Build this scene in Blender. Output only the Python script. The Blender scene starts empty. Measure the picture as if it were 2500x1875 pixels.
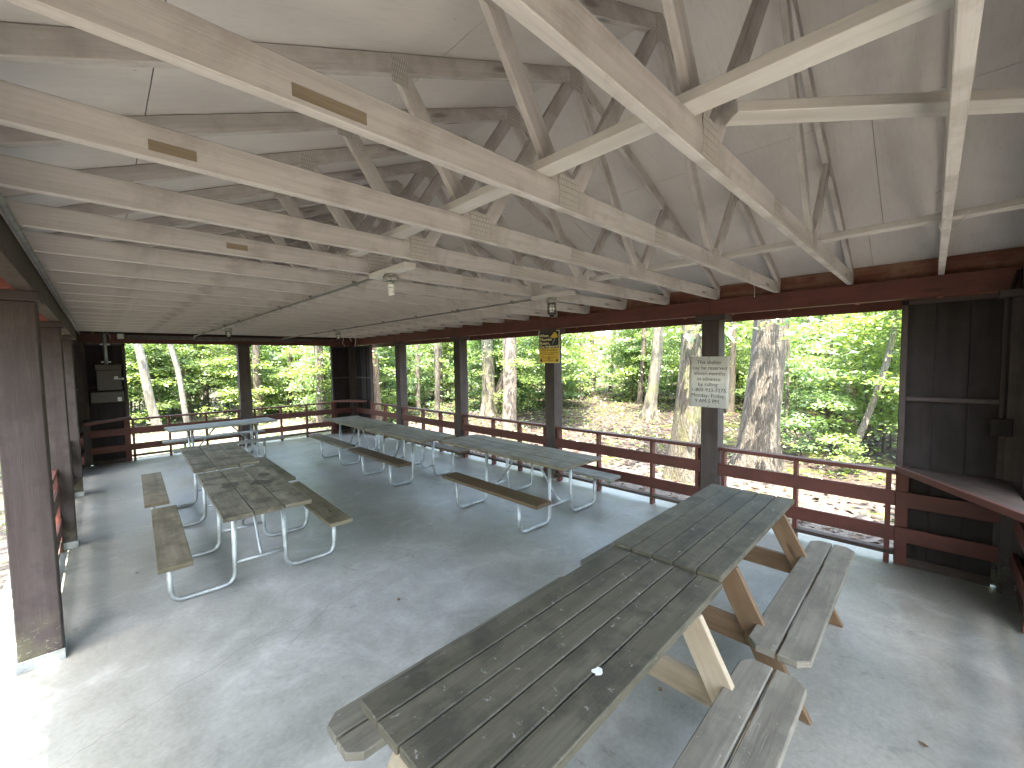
import bpy, bmesh, math, random
from mathutils import Vector, Matrix
rad = math.radians
random.seed(7)
S = bpy.context.scene
COL = S.collection

# ---------------------------------------------------------------- camera
R_ = Vector((0.70991, -0.70409, -0.01692)); U_ = Vector((0.05211, 0.02855, 0.99823)); F_ = Vector((0.70236, 0.70954, -0.05696))
cd = bpy.data.cameras.new('camera'); cam = bpy.data.objects.new('camera', cd); COL.objects.link(cam)
cd.sensor_fit = 'HORIZONTAL'; cd.sensor_width = 36.0; cd.lens = 36.0 * 1016.1 / 2500.0
cd.clip_start = 0.05; cd.clip_end = 600
m = Matrix((R_, U_, -F_)).transposed().to_4x4(); m.translation = Vector((0.2644, -0.5464, 1.9629))
cam.matrix_world = m
S.camera = cam

# ---------------------------------------------------------------- light
SUN_EL, SUN_AZ = rad(71), rad(228)          # azimuth measured from +Y towards +X
w = bpy.data.worlds.new("World"); S.world = w; w.use_nodes = True
nt = w.node_tree; bg = nt.nodes['Background']
sky = nt.nodes.new('ShaderNodeTexSky'); sky.sky_type = 'NISHITA'; sky.sun_disc = False
sky.sun_elevation = SUN_EL; sky.sun_rotation = SUN_AZ; sky.air_density = 1.0; sky.dust_density = 3.0
nt.links.new(sky.outputs[0], bg.inputs[0]); bg.inputs[1].default_value = 0.15
sd = bpy.data.lights.new('sun', 'SUN'); sd.energy = 2.6; sd.angle = rad(0.5); sd.color = (1.0, 0.95, 0.86)
sun = bpy.data.objects.new('sun', sd); COL.objects.link(sun)
sdir = Vector((math.sin(SUN_AZ) * math.cos(SUN_EL), math.cos(SUN_AZ) * math.cos(SUN_EL), math.sin(SUN_EL)))
sun.rotation_euler = sdir.to_track_quat('Z', 'Y').to_euler(); sun.location = sdir * 60
S.view_settings.view_transform = 'Standard'; S.view_settings.look = 'None'; S.view_settings.gamma = 1.0
S.view_settings.exposure = 4.3
S.view_settings.use_white_balance = True; S.view_settings.white_balance_temperature = 7250; S.view_settings.white_balance_tint = 6
S.render.engine = 'CYCLES'
try:
    S.cycles.max_bounces = 10; S.cycles.diffuse_bounces = 6; S.cycles.transmission_bounces = 4
    S.cycles.use_denoising = True; S.cycles.sample_clamp_indirect = 6.0
except Exception: pass

# ---------------------------------------------------------------- materials
class NT:
    def __init__(s, name):
        s.m = bpy.data.materials.new(name); s.m.use_nodes = True; s.t = s.m.node_tree
        s.b = s.t.nodes['Principled BSDF']; s.n = s.t.nodes; s.l = s.t.links
    def new(s, typ, **kw):
        n = s.n.new('ShaderNode' + typ)
        for k, v in kw.items(): setattr(n, k, v)
        return n
    def link(s, a, b): s.l.new(a, b)
    def coord(s, kind='Object', scale=(1, 1, 1)):
        c = s.new('TexCoord'); mp = s.new('Mapping'); s.link(c.outputs[kind], mp.inputs[0])
        mp.inputs['Scale'].default_value = scale
        return mp.outputs[0]
    def noise(s, vec, scale, detail=4, rough=.55, dist=0):
        n = s.new('TexNoise'); n.inputs['Scale'].default_value = scale; n.inputs['Detail'].default_value = detail
        n.inputs['Roughness'].default_value = rough; n.inputs['Distortion'].default_value = dist
        s.link(vec, n.inputs['Vector']); return n.outputs['Fac']
    def ramp(s, fac, stops):
        r = s.new('ValToRGB'); e = r.color_ramp.elements
        while len(e) < len(stops): e.new(0.5)
        for i, (p, c) in enumerate(stops):
            e[i].position = p; e[i].color = (c, c, c, 1) if isinstance(c, (int, float)) else (*c, 1)
        s.link(fac, r.inputs[0]); return r.outputs[0]
    def mix(s, fac, a, b, mode='MIX'):
        n = s.new('Mix', data_type='RGBA', blend_type=mode)
        for sock, v in ((n.inputs[0], fac), (n.inputs[6], a), (n.inputs[7], b)):
            if isinstance(v, (int, float)): sock.default_value = v
            elif isinstance(v, tuple): sock.default_value = (*v, 1)
            else: s.link(v, sock)
        return n.outputs[2]
    def math(s, op, a, b=0.0):
        n = s.new('Math', operation=op)
        for i, v in enumerate((a, b)):
            if isinstance(v, (int, float)): n.inputs[i].default_value = v
            else: s.link(v, n.inputs[i])
        return n.outputs[0]
    def bump(s, h, strength=.3, dist=.005):
        b = s.new('Bump'); b.inputs['Strength'].default_value = strength; b.inputs['Distance'].default_value = dist
        s.link(h, b.inputs['Height']); s.link(b.outputs[0], s.b.inputs['Normal'])
    def base(s, c, rough=.8, metal=0, spec=.3):
        if isinstance(c, tuple): s.b.inputs['Base Color'].default_value = (*c, 1)
        else: s.link(c, s.b.inputs['Base Color'])
        if isinstance(rough, (int, float)): s.b.inputs['Roughness'].default_value = rough
        else: s.link(rough, s.b.inputs['Roughness'])
        s.b.inputs['Metallic'].default_value = metal
        s.b.inputs['Specular IOR Level'].default_value = spec
        return s.m

def wood(name, c_dark, c_mid, c_light, rough=.75, grain=1.0, blotch=None, blotch_amt=.5, bump=.25, spec=.25, spots=None, spot_t=.7, vary=.28):
    """boards: UV u runs along the grain in metres"""
    k = NT(name)
    uv = k.coord('UV', (1.0, 26.0 * grain, 1.0)); uv2 = k.coord('UV', (.35, 5.5, 1)); uvr = k.coord('UV', (1, 1, 1))
    g1 = k.noise(uv, 3.2, 6, .62, .5); g2 = k.noise(uv2, 2.2, 3, .5, .3)
    g3 = k.noise(k.coord('UV', (2.5, 140.0, 1)), 2.0, 2, .6)
    c = k.ramp(g1, [(.28, c_dark), (.5, c_mid), (.74, c_light)])
    c = k.mix(.55, c, k.ramp(g2, [(.3, c_dark), (.5, c_mid), (.7, c_light)]))
    c = k.mix(k.ramp(g3, [(.56, 0.0), (.72, .5)]), c, c_dark)
    if blotch:
        bl = k.noise(uvr, 3.4, 6, .68, .2)
        c = k.mix(k.ramp(bl, [(.47, 0.0), (.60, blotch_amt)]), c, blotch)
    if spots:
        sp = k.noise(uvr, 21, 5, .75, .6)
        c = k.mix(k.ramp(sp, [(spot_t, 0.0), (spot_t + .05, .75)]), c, spots)
    vb = k.noise(k.coord('UV', (.11, .11, 1)), 1.0, 1, .5)
    c = k.mix(1.0, c, k.ramp(vb, [(.3, 1 - vary), (.7, 1.0)]), 'MULTIPLY')
    # knots
    v = k.new('TexVoronoi'); v.inputs['Scale'].default_value = 1.0
    k.link(k.coord('UV', (1.1, 5.0, 1)), v.inputs['Vector'])
    c = k.mix(k.ramp(v.outputs['Distance'], [(.045, .75), (.1, 0.0)]), c, tuple(x * .45 for x in c_dark))
    h = k.math('ADD', g1, k.math('MULTIPLY', g3, .6))
    k.bump(h, bump, .004)
    return k.base(c, rough, 0, spec)

M = {}
M['white_wood'] = wood('painted_truss_wood', (.42, .385, .37), (.59, .55, .537), (.67, .645, .637), .8, .8, (.32, .28, .25), .45, .3, .3, (.10, .08, .06), .70, .2)
M['brace_wood'] = wood('painted_brace_wood', (.52, .48, .45), (.64, .61, .585), (.70, .675, .65), .75, .7, (.47, .42, .38), .3, .2)
M['bare_wood'] = wood('bare_pine_patch', (.19, .15, .105), (.27, .215, .155), (.33, .27, .20))
M['brown_wood'] = wood('brown_stained_timber', (.040, .027, .022), (.062, .044, .037), (.085, .064, .055), .8, .5, (.11, .09, .08), .3, .45)
def post_mat():
    m = wood('brown_stained_post', (.057, .043, .040), (.082, .063, .060), (.108, .085, .081), .8, .4, (.042, .032, .029), .4, .5, .25)
    t = m.node_tree; b = t.nodes['Principled BSDF']; src = b.inputs['Base Color'].links[0].from_socket
    k = NT.__new__(NT); k.m = m; k.t = t; k.b = b; k.n = t.nodes; k.l = t.links
    v = k.coord('Object'); sx = k.new('SeparateXYZ'); k.link(v, sx.inputs[0])
    low = k.ramp(sx.outputs[2], [(.0, .9), (.36, .0)])
    n1 = k.noise(v, 38, 4, .7); n2 = k.noise(v, 7, 4, .6)
    c = k.mix(k.math('MULTIPLY', low, k.ramp(n2, [(.45, 0.0), (.62, .8)])), src, (.15, .145, .085))
    c = k.mix(k.math('MULTIPLY', low, k.ramp(n1, [(.58, 0.0), (.66, .9)])), c, (.27, .26, .20))
    k.link(c, b.inputs['Base Color']); return m
M['post_wood'] = post_mat()
M['red_wood'] = wood('red_painted_board', (.090, .028, .021), (.120, .036, .027), (.142, .046, .035), .6, .6, (.062, .022, .017), .5, .15, .35)
M['red_worn'] = wood('red_painted_worn_board', (.12, .04, .028), (.20, .075, .05), (.33, .18, .13), .75, .35, (.36, .22, .16), .5, .15)
M['tail_red'] = wood('red_rafter_tail_paint', (.25, .085, .065), (.33, .12, .095), (.38, .15, .12), .7, .6)
M['soffit_red'] = wood('pale_red_soffit', (.34, .15, .125), (.42, .20, .165), (.47, .24, .20), .7, .6)
M['grey_wood'] = wood('weathered_grey_plank', (.056, .047, .031), (.086, .075, .052), (.128, .115, .085), .72, 1.0, (.033, .030, .022), .7, .6, .35, (.34, .33, .30), .63)
M['bench_wood'] = wood('weathered_bench_plank', (.105, .094, .074), (.175, .158, .128), (.255, .236, .195), .75, .7, (.09, .085, .07), .5, .6, .3, (.42, .41, .38), .64)
M['left_wood'] = wood('algae_stained_plank', (.085, .068, .045), (.165, .142, .105), (.25, .225, .175), .75, .5, (.050, .042, .030), .75, .4, .3, (.36, .34, .30), .64)
M['left_bench'] = wood('brown_green_bench_plank', (.11, .088, .058), (.175, .143, .10), (.24, .20, .145), .75, .5, (.07, .065, .035), .6, .4)
M['row_wood'] = wood('worn_stained_tabletop', (.098, .078, .050), (.172, .144, .100), (.25, .22, .165), .72, .5, (.055, .046, .034), .6, .4, .45)
M['row_bench'] = wood('brown_stained_bench', (.06, .036, .018), (.10, .060, .032), (.135, .088, .05), .65, .5, (.075, .07, .035), .5, .4, .4)
M['silver_wood'] = wood('silvery_weathered_plank', (.17, .165, .15), (.25, .245, .23), (.33, .325, .31), .7, .6, (.12, .12, .10), .5, .4)
M['leg_brown'] = wood('brown_table_leg', (.11, .065, .035), (.17, .105, .060), (.22, .145, .09), .7, .6, (.10, .06, .035), .5, .3)
M['leg_pale'] = wood('pale_table_leg', (.26, .20, .14), (.36, .29, .21), (.43, .36, .28), .7, .6, (.25, .19, .13), .4, .3)
M['panel_wood'] = wood('dark_siding_board', (.015, .011, .010), (.024, .018, .017), (.034, .027, .026), .8, .3, (.042, .036, .036), .3, .4)

def concrete():
    k = NT('worn_concrete'); v = k.coord('Object')
    a = k.noise(v, .55, 5, .6, .4); b = k.noise(v, 3.1, 7, .68, .5); c = k.noise(v, 34, 4, .7)
    col = k.ramp(b, [(.3, (.185, .178, .166)), (.5, (.278, .268, .251)), (.68, (.36, .349, .332))])
    col = k.mix(k.ramp(a, [(.42, 0.0), (.58, .7)]), col, (.15, .15, .125))
    col = k.mix(.25, col, k.ramp(c, [(.3, (.18, .183, .176)), (.7, (.40, .405, .39))]))
    sm = k.noise(k.coord('Object', (1, 1, 1)), 1.35, 8, .74, 1.2)
    col = k.mix(k.ramp(sm, [(.55, 0.0), (.68, .38)]), col, (.43, .43, .425))
    dk = k.noise(k.coord('Object', (1.3, .9, 1)), 2.3, 7, .8, .8)
    col = k.mix(k.ramp(dk, [(.60, 0.0), (.68, .55)]), col, (.11, .11, .10))
    sp = k.noise(v, 9, 3, .6, .2)
    col = k.mix(k.ramp(sp, [(.74, 0.0), (.775, .65)]), col, (.09, .085, .08))
    k.bump(k.math('ADD', b, k.math('MULTIPLY', c, .35)), .22, .006)
    rr = k.ramp(b, [(.3, .34), (.7, .58)])
    return k.base(col, rr, 0, .35)
M['concrete'] = concrete()

def deck():
    k = NT('white_painted_sheathing'); v = k.coord('Object')
    a = k.noise(v, 1.3, 5, .6, .5); b = k.noise(k.coord('Object', (1.2, 9, 1.2)), 7, 6, .65, .3); c = k.noise(v, 14, 3, .6)
    col = k.ramp(a, [(.3, (.56, .525, .512)), (.7, (.66, .63, .622))])
    col = k.mix(k.ramp(b, [(.5, 0.0), (.75, .3)]), col, (.40, .37, .335))
    col = k.mix(k.ramp(c, [(.72, 0.0), (.75, .6)]), col, (.13, .10, .08))
    k.bump(k.math('ADD', a, k.math('MULTIPLY', b, .25)), .35, .02)
    return k.base(col, .85, 0, .2)
M['deck'] = deck()

def plain(name, c, rough=.6, metal=0, spec=.4, var=.15, scale=20):
    k = NT(name); n = k.noise(k.coord('Object'), scale, 4, .6)
    lo = tuple(x * (1 - var) for x in c); hi = tuple(min(1, x * (1 + var)) for x in c)
    return k.base(k.ramp(n, [(.3, lo), (.7, hi)]), rough, metal, spec)
def galv():
    k = NT('galvanised_steel'); v = k.new('TexVoronoi'); v.inputs['Scale'].default_value = 90
    k.link(k.coord('Object'), v.inputs['Vector'])
    n = k.noise(k.coord('Object'), 7, 5, .65)
    c = k.mix(.6, k.ramp(v.outputs['Distance'], [(.1, (.26, .275, .28)), (.6, (.42, .44, .445))]), k.ramp(n, [(.35, (.20, .21, .21)), (.65, (.46, .475, .48))]))
    c = k.mix(k.ramp(n, [(.66, 0.0), (.74, .35)]), c, (.25, .15, .09))
    return k.base(c, .5, .75, .5)
M['galv'] = galv()
M['conduit'] = plain('dull_grey_conduit', (.17, .17, .165), .6, .4, .4, .3, 12) if 'plain' in globals() else None
def plate():
    k = NT('painted_nail_plate'); br = k.new('TexBrick'); k.link(k.coord('UV', (1, 1, 1)), br.inputs['Vector'])
    br.inputs['Scale'].default_value = 1.0; br.inputs['Brick Width'].default_value = .011; br.inputs['Row Height'].default_value = .026
    br.inputs['Mortar Size'].default_value = .0022; br.inputs['Mortar Smooth'].default_value = .3
    br.inputs['Color1'].default_value = (.60, .575, .55, 1); br.inputs['Color2'].default_value = (.51, .485, .46, 1); br.inputs['Mortar'].default_value = (.25, .225, .20, 1)
    n = k.noise(k.coord('UV', (1, 1, 1)), 9, 3)
    c = k.mix(k.ramp(n, [(.4, .15), (.65, .75)]), br.outputs['Color'], (.42, .39, .365))
    k.bump(br.outputs['Fac'], .5, .003)
    return k.base(c, .55, .1, .4)
M['plate'] = plate()
M['black_metal'] = plain('dark_cage_wire', (.03, .03, .032), .5, .6)
M['bulb'] = plain('white_glass_tube', (.82, .82, .78), .25, 0, .5, .04)
M['jbox'] = plain('splattered_junction_box', (.30, .29, .27), .5, .5, .4, .55, 60)
M['panelbox'] = plain('brown_painted_steel_box', (.034, .028, .021), .45, .1, .4, .12)
M['greybox'] = plain('grey_steel_box', (.42, .42, .40), .5, .3)
M['sign_white'] = plain('white_sign_plastic', (.66, .65, .63), .32, 0, .5, .04, 6)
M['ink'] = plain('dark_grey_ink', (.055, .055, .06), .6)
M['sign_black'] = plain('black_sign_enamel', (.012, .012, .014), .4)
M['sign_yellow'] = plain('yellow_sign_enamel', (.66, .44, .05), .45, 0, .4, .08, 9)
M['sign_cream'] = plain('cream_sign_edge', (.80, .69, .38), .5)
M['rust'] = plain('rust_stain', (.33, .15, .05), .8)
M['seam_dark'] = plain('hairline_crack', (.16, .155, .145), .9)
M['shingle'] = plain('grey_roof_shingle', (.24, .23, .22), .9)
M['dead_leaf'] = plain('dry_brown_leaf', (.14, .075, .035), .8)
M['stain'] = plain('dark_food_stain', (.05, .042, .032), .7, 0, .3, .5, 40)
M['wax'] = plain('white_wax_drip', (.6, .6, .58), .5)
M['cable'] = plain('pale_cable', (.55, .53, .48), .6)

def bark(name, c_d, c_m, c_l, sc=1.0, ridge=.7, moss=None, ve=1.0):
    k = NT(name); v = k.coord('Object', (13 * sc, 13 * sc, 1.9 * sc * ve))
    a = k.noise(v, 1.6, 7, .65, .7)
    vo = k.new('TexVoronoi', feature='DISTANCE_TO_EDGE'); vo.inputs['Scale'].default_value = 1.9
    dn = k.new('Mix', data_type='RGBA', blend_type='LINEAR_LIGHT'); dn.inputs[0].default_value = .42
    nn = k.new('TexNoise'); nn.inputs['Scale'].default_value = 3.0; k.link(v, nn.inputs['Vector'])
    k.link(v, dn.inputs[6]); k.link(nn.outputs['Color'], dn.inputs[7]); k.link(dn.outputs[2], vo.inputs['Vector'])
    f = k.ramp(vo.outputs['Distance'], [(.0, 0.0), (.22, 1.0)])
    h = k.math('ADD', k.math('MULTIPLY', f, ridge), a)
    c = k.ramp(a, [(.28, c_d), (.5, c_m), (.7, c_l)])
    c = k.mix(k.math('MULTIPLY', k.math('SUBTRACT', 1.0, f), ridge), c, tuple(x * .5 for x in c_d))
    if moss:
        mo = k.noise(k.coord('Object', (2, 2, .8)), 2.2, 5, .7)
        c = k.mix(k.ramp(mo, [(.5, 0.0), (.62, .7)]), c, moss)
    k.bump(h, .8, .03 / sc)
    return k.base(c, .9, 0, .15)
M['oak_bark'] = bark('ridged_oak_bark', (.085, .074, .064), (.135, .12, .107), (.20, .185, .17), 1.25, .6)
M['grey_bark'] = bark('grey_tree_bark', (.085, .076, .066), (.145, .132, .117), (.21, .195, .178), 1.1, .5, (.13, .14, .07))
M['pale_bark'] = bark('pale_flaky_bark', (.12, .10, .088), (.19, .165, .148), (.27, .245, .225), 1.0, .5)
M['tan_bark'] = bark('tan_peeling_bark', (.13, .09, .065), (.22, .165, .125), (.32, .255, .205), .9, .55)
M['birch_bark'] = bark('mottled_white_bark', (.09, .085, .075), (.19, .183, .17), (.30, .295, .28), .9, .35, (.18, .17, .14))
M['twig'] = bark('dark_sapling_bark', (.05, .042, .034), (.085, .073, .06), (.13, .115, .10), 2.5, .3)

def leafmat(name, c1, c2, c3, trans=.5):
    k = NT(name); k.n.remove(k.b)
    out = k.n['Material Output']
    oi = k.new('ObjectInfo'); g = k.new('NewGeometry')
    n = k.noise(k.coord('Object'), 1.3, 3, .6)
    f = k.math('ADD', k.math('MULTIPLY', g.outputs['Random Per Island'], .55), k.math('ADD', k.math('MULTIPLY', n, .35), k.math('MULTIPLY', oi.outputs['Random'], .2)))
    c = k.ramp(f, [(.2, c1), (.5, c2), (.85, c3)])
    d = k.new('BsdfDiffuse'); t = k.new('BsdfTranslucent'); gl = k.new('BsdfGlossy'); gl.inputs['Roughness'].default_value = .35
    gl.inputs['Color'].default_value = (.7, .75, .75, 1)
    k.link(c, d.inputs[0])
    tc = k.mix(1.0, c, (1.25, 1.3, .55), 'MULTIPLY'); k.link(tc, t.inputs[0])
    m1 = k.new('MixShader'); m1.inputs[0].default_value = trans; k.link(d.outputs[0], m1.inputs[1]); k.link(t.outputs[0], m1.inputs[2])
    m2 = k.new('MixShader'); m2.inputs[0].default_value = .10; k.link(m1.outputs[0], m2.inputs[1]); k.link(gl.outputs[0], m2.inputs[2])
    k.link(m2.outputs[0], out.inputs[0])
    return k.m
M['leaf_a'] = leafmat('beech_leaf', (.10, .16, .06), (.15, .225, .085), (.215, .28, .115))
M['leaf_b'] = leafmat('maple_leaf', (.092, .163, .077), (.138, .232, .11), (.20, .29, .14))
M['leaf_c'] = leafmat('yellow_green_leaf', (.12, .185, .065), (.175, .255, .09), (.25, .305, .125))
M['leaf_d'] = leafmat('dark_ivy_leaf', (.03, .075, .025), (.05, .11, .035), (.09, .16, .05), .35)

def ground_mat():
    k = NT('leaf_litter_ground'); v = k.coord('Object')
    a = k.noise(v, .35, 5, .6, .5); b = k.noise(v, 5, 6, .7, .4); c = k.noise(v, 28, 4, .7)
    col = k.ramp(b, [(.3, (.028, .020, .018)), (.5, (.046, .036, .033)), (.7, (.072, .061, .059))])
    col = k.mix(.45, col, k.ramp(c, [(.3, (.022, .015, .013)), (.52, (.053, .041, .038)), (.75, (.105, .092, .089))]))
    # pale bare trodden soil round the shelter
    sx = k.new('SeparateXYZ'); k.link(v, sx.inputs[0])
    dx = k.math('SUBTRACT', k.math('ABSOLUTE', k.math('SUBTRACT', sx.outputs[0], 2.7)), 2.9)
    near = k.ramp(k.math('ADD', k.math('MULTIPLY', dx, .16), k.math('MULTIPLY', a, .75)), [(.45, 1.0), (.85, 0.0)])
    col = k.mix(k.math('MULTIPLY', near, .8), col, k.ramp(c, [(.3, (.105, .092, .085)), (.7, (.19, .175, .168))]))
    ms = k.noise(v, 1.5, 6, .7, .5)
    col = k.mix(k.ramp(ms, [(.55, 0.0), (.63, .75)]), col, (.11, .14, .03))
    k.bump(k.math('ADD', b, c), .7, .04)
    return k.base(col, .95, 0, .1)
M['ground'] = ground_mat()
def litter_mat():
    k = NT('fallen_leaf'); g = k.new('NewGeometry')
    return k.base(k.ramp(g.outputs['Random Per Island'], [(.0, (.035, .021, .014)), (.4, (.08, .053, .042)), (.75, (.15, .118, .10)), (1, (.065, .04, .021))]), .85, 0, .2)
M['litter'] = litter_mat()

# ---------------------------------------------------------------- mesh helpers
class MB:
    def __init__(s): s.bm = bmesh.new(); s.uv = s.bm.loops.layers.uv.new('UVMap')
    def _uv(s, faces, origin, ax):
        """ax: (long, second, third) unit vectors"""
        o1, o2 = random.uniform(0, 50), random.uniform(0, 50)
        for i, f in enumerate(faces):
            n = f.normal
            lo = 0 if abs(n.dot(ax[0])) < .75 else 1
            ua = ax[lo]
            va = ax[2] if (lo == 0 and abs(n.dot(ax[1])) > .6) else (ax[1] if lo == 0 else ax[2])
            for lp in f.loops:
                d = lp.vert.co - origin
                lp[s.uv].uv = (d.dot(ua) + o1, d.dot(va) + o2 + i * .37)
    def loft(s, a, b, smooth=False):
        n = len(a); A = [s.bm.verts.new(p) for p in a]; B = [s.bm.verts.new(p) for p in b]
        fs = [s.bm.faces.new((A[i], A[(i + 1) % n], B[(i + 1) % n], B[i])) for i in range(n)]
        fs.append(s.bm.faces.new(A[::-1])); fs.append(s.bm.faces.new(B))
        bmesh.ops.recalc_face_normals(s.bm, faces=fs)
        for f in fs: f.normal_update(); f.smooth = smooth
        a0 = sum((Vector(p) for p in a), Vector()) / n; b0 = sum((Vector(p) for p in b), Vector()) / n
        L = b0 - a0; e = [L, Vector(a[1]) - Vector(a[0]), Vector(a[-1]) - Vector(a[0])]
        e = sorted(e, key=lambda q: -q.length)
        l0 = e[0].normalized(); l1 = (e[1] - l0 * e[1].dot(l0)).normalized(); l2 = l0.cross(l1)
        s._uv(fs, a0, (l0, l1, l2)); return fs
    def box(s, x0, x1, y0, y1, z0, z1):
        return s.loft([(x0, y0, z0), (x1, y0, z0), (x1, y0, z1), (x0, y0, z1)], [(x0, y1, z0), (x1, y1, z0), (x1, y1, z1), (x0, y1, z1)])
    def bar(s, p0, p1, w, h, up=(0, 0, 1)):
        p0, p1 = Vector(p0), Vector(p1); d = (p1 - p0).normalized(); up = Vector(up)
        sd_ = d.cross(up).normalized(); u = sd_.cross(d).normalized()
        q = [(-w / 2, -h / 2), (w / 2, -h / 2), (w / 2, h / 2), (-w / 2, h / 2)]
        return s.loft([p0 + sd_ * a + u * b for a, b in q], [p1 + sd_ * a + u * b for a, b in q])
    def xz(s, poly, y0, y1):
        return s.loft([(x, y0, z) for x, z in poly], [(x, y1, z) for x, z in poly])
    def xy(s, poly, z0, z1):
        return s.loft([(x, y, z0) for x, y in poly], [(x, y, z1) for x, y in poly])
    def tube(s, pts, r, n=10, rb=0.0, rads=None, cap=True):
        pts = [Vector(p) for p in pts]
        if rb > 0:
            out = [pts[0]]
            for a, b, c in zip(pts, pts[1:], pts[2:]):
                d1 = (a - b).normalized(); d2 = (c - b).normalized(); t = min(rb, (a - b).length * .5, (c - b).length * .5)
                for q in range(6):
                    f = q / 5; out.append((1 - f) ** 2 * (b + d1 * t) + 2 * f * (1 - f) * b + f * f * (b + d2 * t))
            out.append(pts[-1]); pts = out
        rings = []; prev = None
        for i, p in enumerate(pts):
            d = (pts[min(i + 1, len(pts) - 1)] - pts[max(i - 1, 0)]).normalized()
            if prev is None: prev = d.orthogonal().normalized()
            u = (prev - d * prev.dot(d)).normalized(); v = d.cross(u); prev = u
            rr = rads[i] if rads else r
            rings.append([s.bm.verts.new(p + (u * math.cos(t) + v * math.sin(t)) * rr) for t in (6.28318 * k / n for k in range(n))])
        for A, B in zip(rings, rings[1:]):
            for k in range(n):
                f = s.bm.faces.new((A[k], A[(k + 1) % n], B[(k + 1) % n], B[k])); f.smooth = True
        if cap: s.bm.faces.new(rings[0][::-1]); s.bm.faces.new(rings[-1])
    def cyl(s, c, r, z0, z1, n=12): s.tube([(c[0], c[1], z0), (c[0], c[1], z1)], r, n)
    def build(s, name, mat, parent=None, bevel=0.0, loc=None):
        me = bpy.data.meshes.new(name); s.bm.normal_update(); s.bm.to_mesh(me); s.bm.free()
        for mm in (mat if isinstance(mat, (list, tuple)) else [mat]): me.materials.append(M[mm] if isinstance(mm, str) else mm)
        o = bpy.data.objects.new(name, me); COL.objects.link(o)
        if parent: o.parent = parent
        if loc: o.location = loc
        if bevel:
            b = o.modifiers.new('bevel', 'BEVEL'); b.width = bevel; b.segments = 1; b.limit_method = 'ANGLE'; b.angle_limit = rad(50)
        return o
def one(name, mat, parent, fn, bevel=0.0, loc=None):
    b = MB(); fn(b); return b.build(name, mat, parent, bevel, loc)
def tag(o, label=None, cat=None, group=None, kind=None):
    for k, v in (('label', label), ('category', cat), ('group', group), ('kind', kind)):
        if v: o[k] = v
    return o
def empty(name, loc=(0, 0, 0), rz=0):
    o = bpy.data.objects.new(name, None); COL.objects.link(o); o.location = loc; o.rotation_euler = (0, 0, rz)
    o.empty_display_size = .2; return o
KIDS = {}
def copy_tree(o, parent=None):
    c = o.copy(); COL.objects.link(c)
    if parent: c.parent = parent
    for ch in list(o.children): copy_tree(ch, c)
    return c

# ================================================================ THE SHELTER
W = 5.41; YB = 11.1; YF = -1.02; ZC = 2.63; ZCT = 2.738; SL = .4167; ZD = 2.842
def zd(x): return ZD + SL * min(x, W - x)
tag(one('floor', 'concrete', None, lambda b: b.box(-.45, W + .28, YF - .9, YB + .3, -.16, 0)), kind='structure')
shel = empty('picnic_shelter', (0, 0, 0))
tag(shel, 'open sided wooden picnic shelter with white painted roof trusses and dark red railings', 'picnic shelter')
YG0, YG1 = -1.95, 11.75; EV = .66  # unseen front gable overhang lengthened to keep sun off the floor

# roof: sheathing strips along the building, open seams against a dark underlayment
def slope_pts(s, side):          # s = horizontal run from the eave edge
    x = -EV + s; z = ZD + SL * x
    return (x, z) if side == 0 else (W - x, z)
half = W / 2 + EV; cosr = 1 / math.sqrt(1 + SL * SL)
for side in (0, 1):
    b = MB(); s0 = 0
    cuts = [0, 1.12, 2.24, 3.36 - .0, half] if side == 0 else [0, 1.12, 2.24, half]
    for a0, a1 in zip(cuts, cuts[1:]):
        (xa, za), (xb, zb) = slope_pts(a0 + (.002 if a0 else 0), side), slope_pts(a1 - (.002 if a1 < half else 0), side)
        y = YG0
        off = random.uniform(.6, 2.2)
        ys = [YG0] + [YG0 + off + 2.44 * k for k in range(6) if YG0 + off + 2.44 * k < YG1 - .2] + [YG1]
        for ya, yb in zip(ys, ys[1:]):
            b.loft([(xa, ya + .0015, za), (xb, ya + .0015, zb), (xb, ya + .0015, zb + .014), (xa, ya + .0015, za + .014)], [(xa, yb - .0015, za), (xb, yb - .0015, zb), (xb, yb - .0015, zb + .014), (xa, yb - .0015, za + .014)])
    b.build('roof_sheathing', 'deck', shel)
    (xa, za), (xb, zb) = slope_pts(-.03, side), slope_pts(half, side)
    one('roof_covering', 'shingle', shel, lambda b: b.loft([(xa, YG0 - .02, za + .017), (xb, YG0 - .02, zb + .017), (xb, YG0 - .02, zb + .04), (xa, YG0 - .02, za + .04)], [(xa, YG1 + .02, za + .017), (xb, YG1 + .02, zb + .017), (xb, YG1 + .02, zb + .04), (xa, YG1 + .02, za + .04)]))

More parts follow.
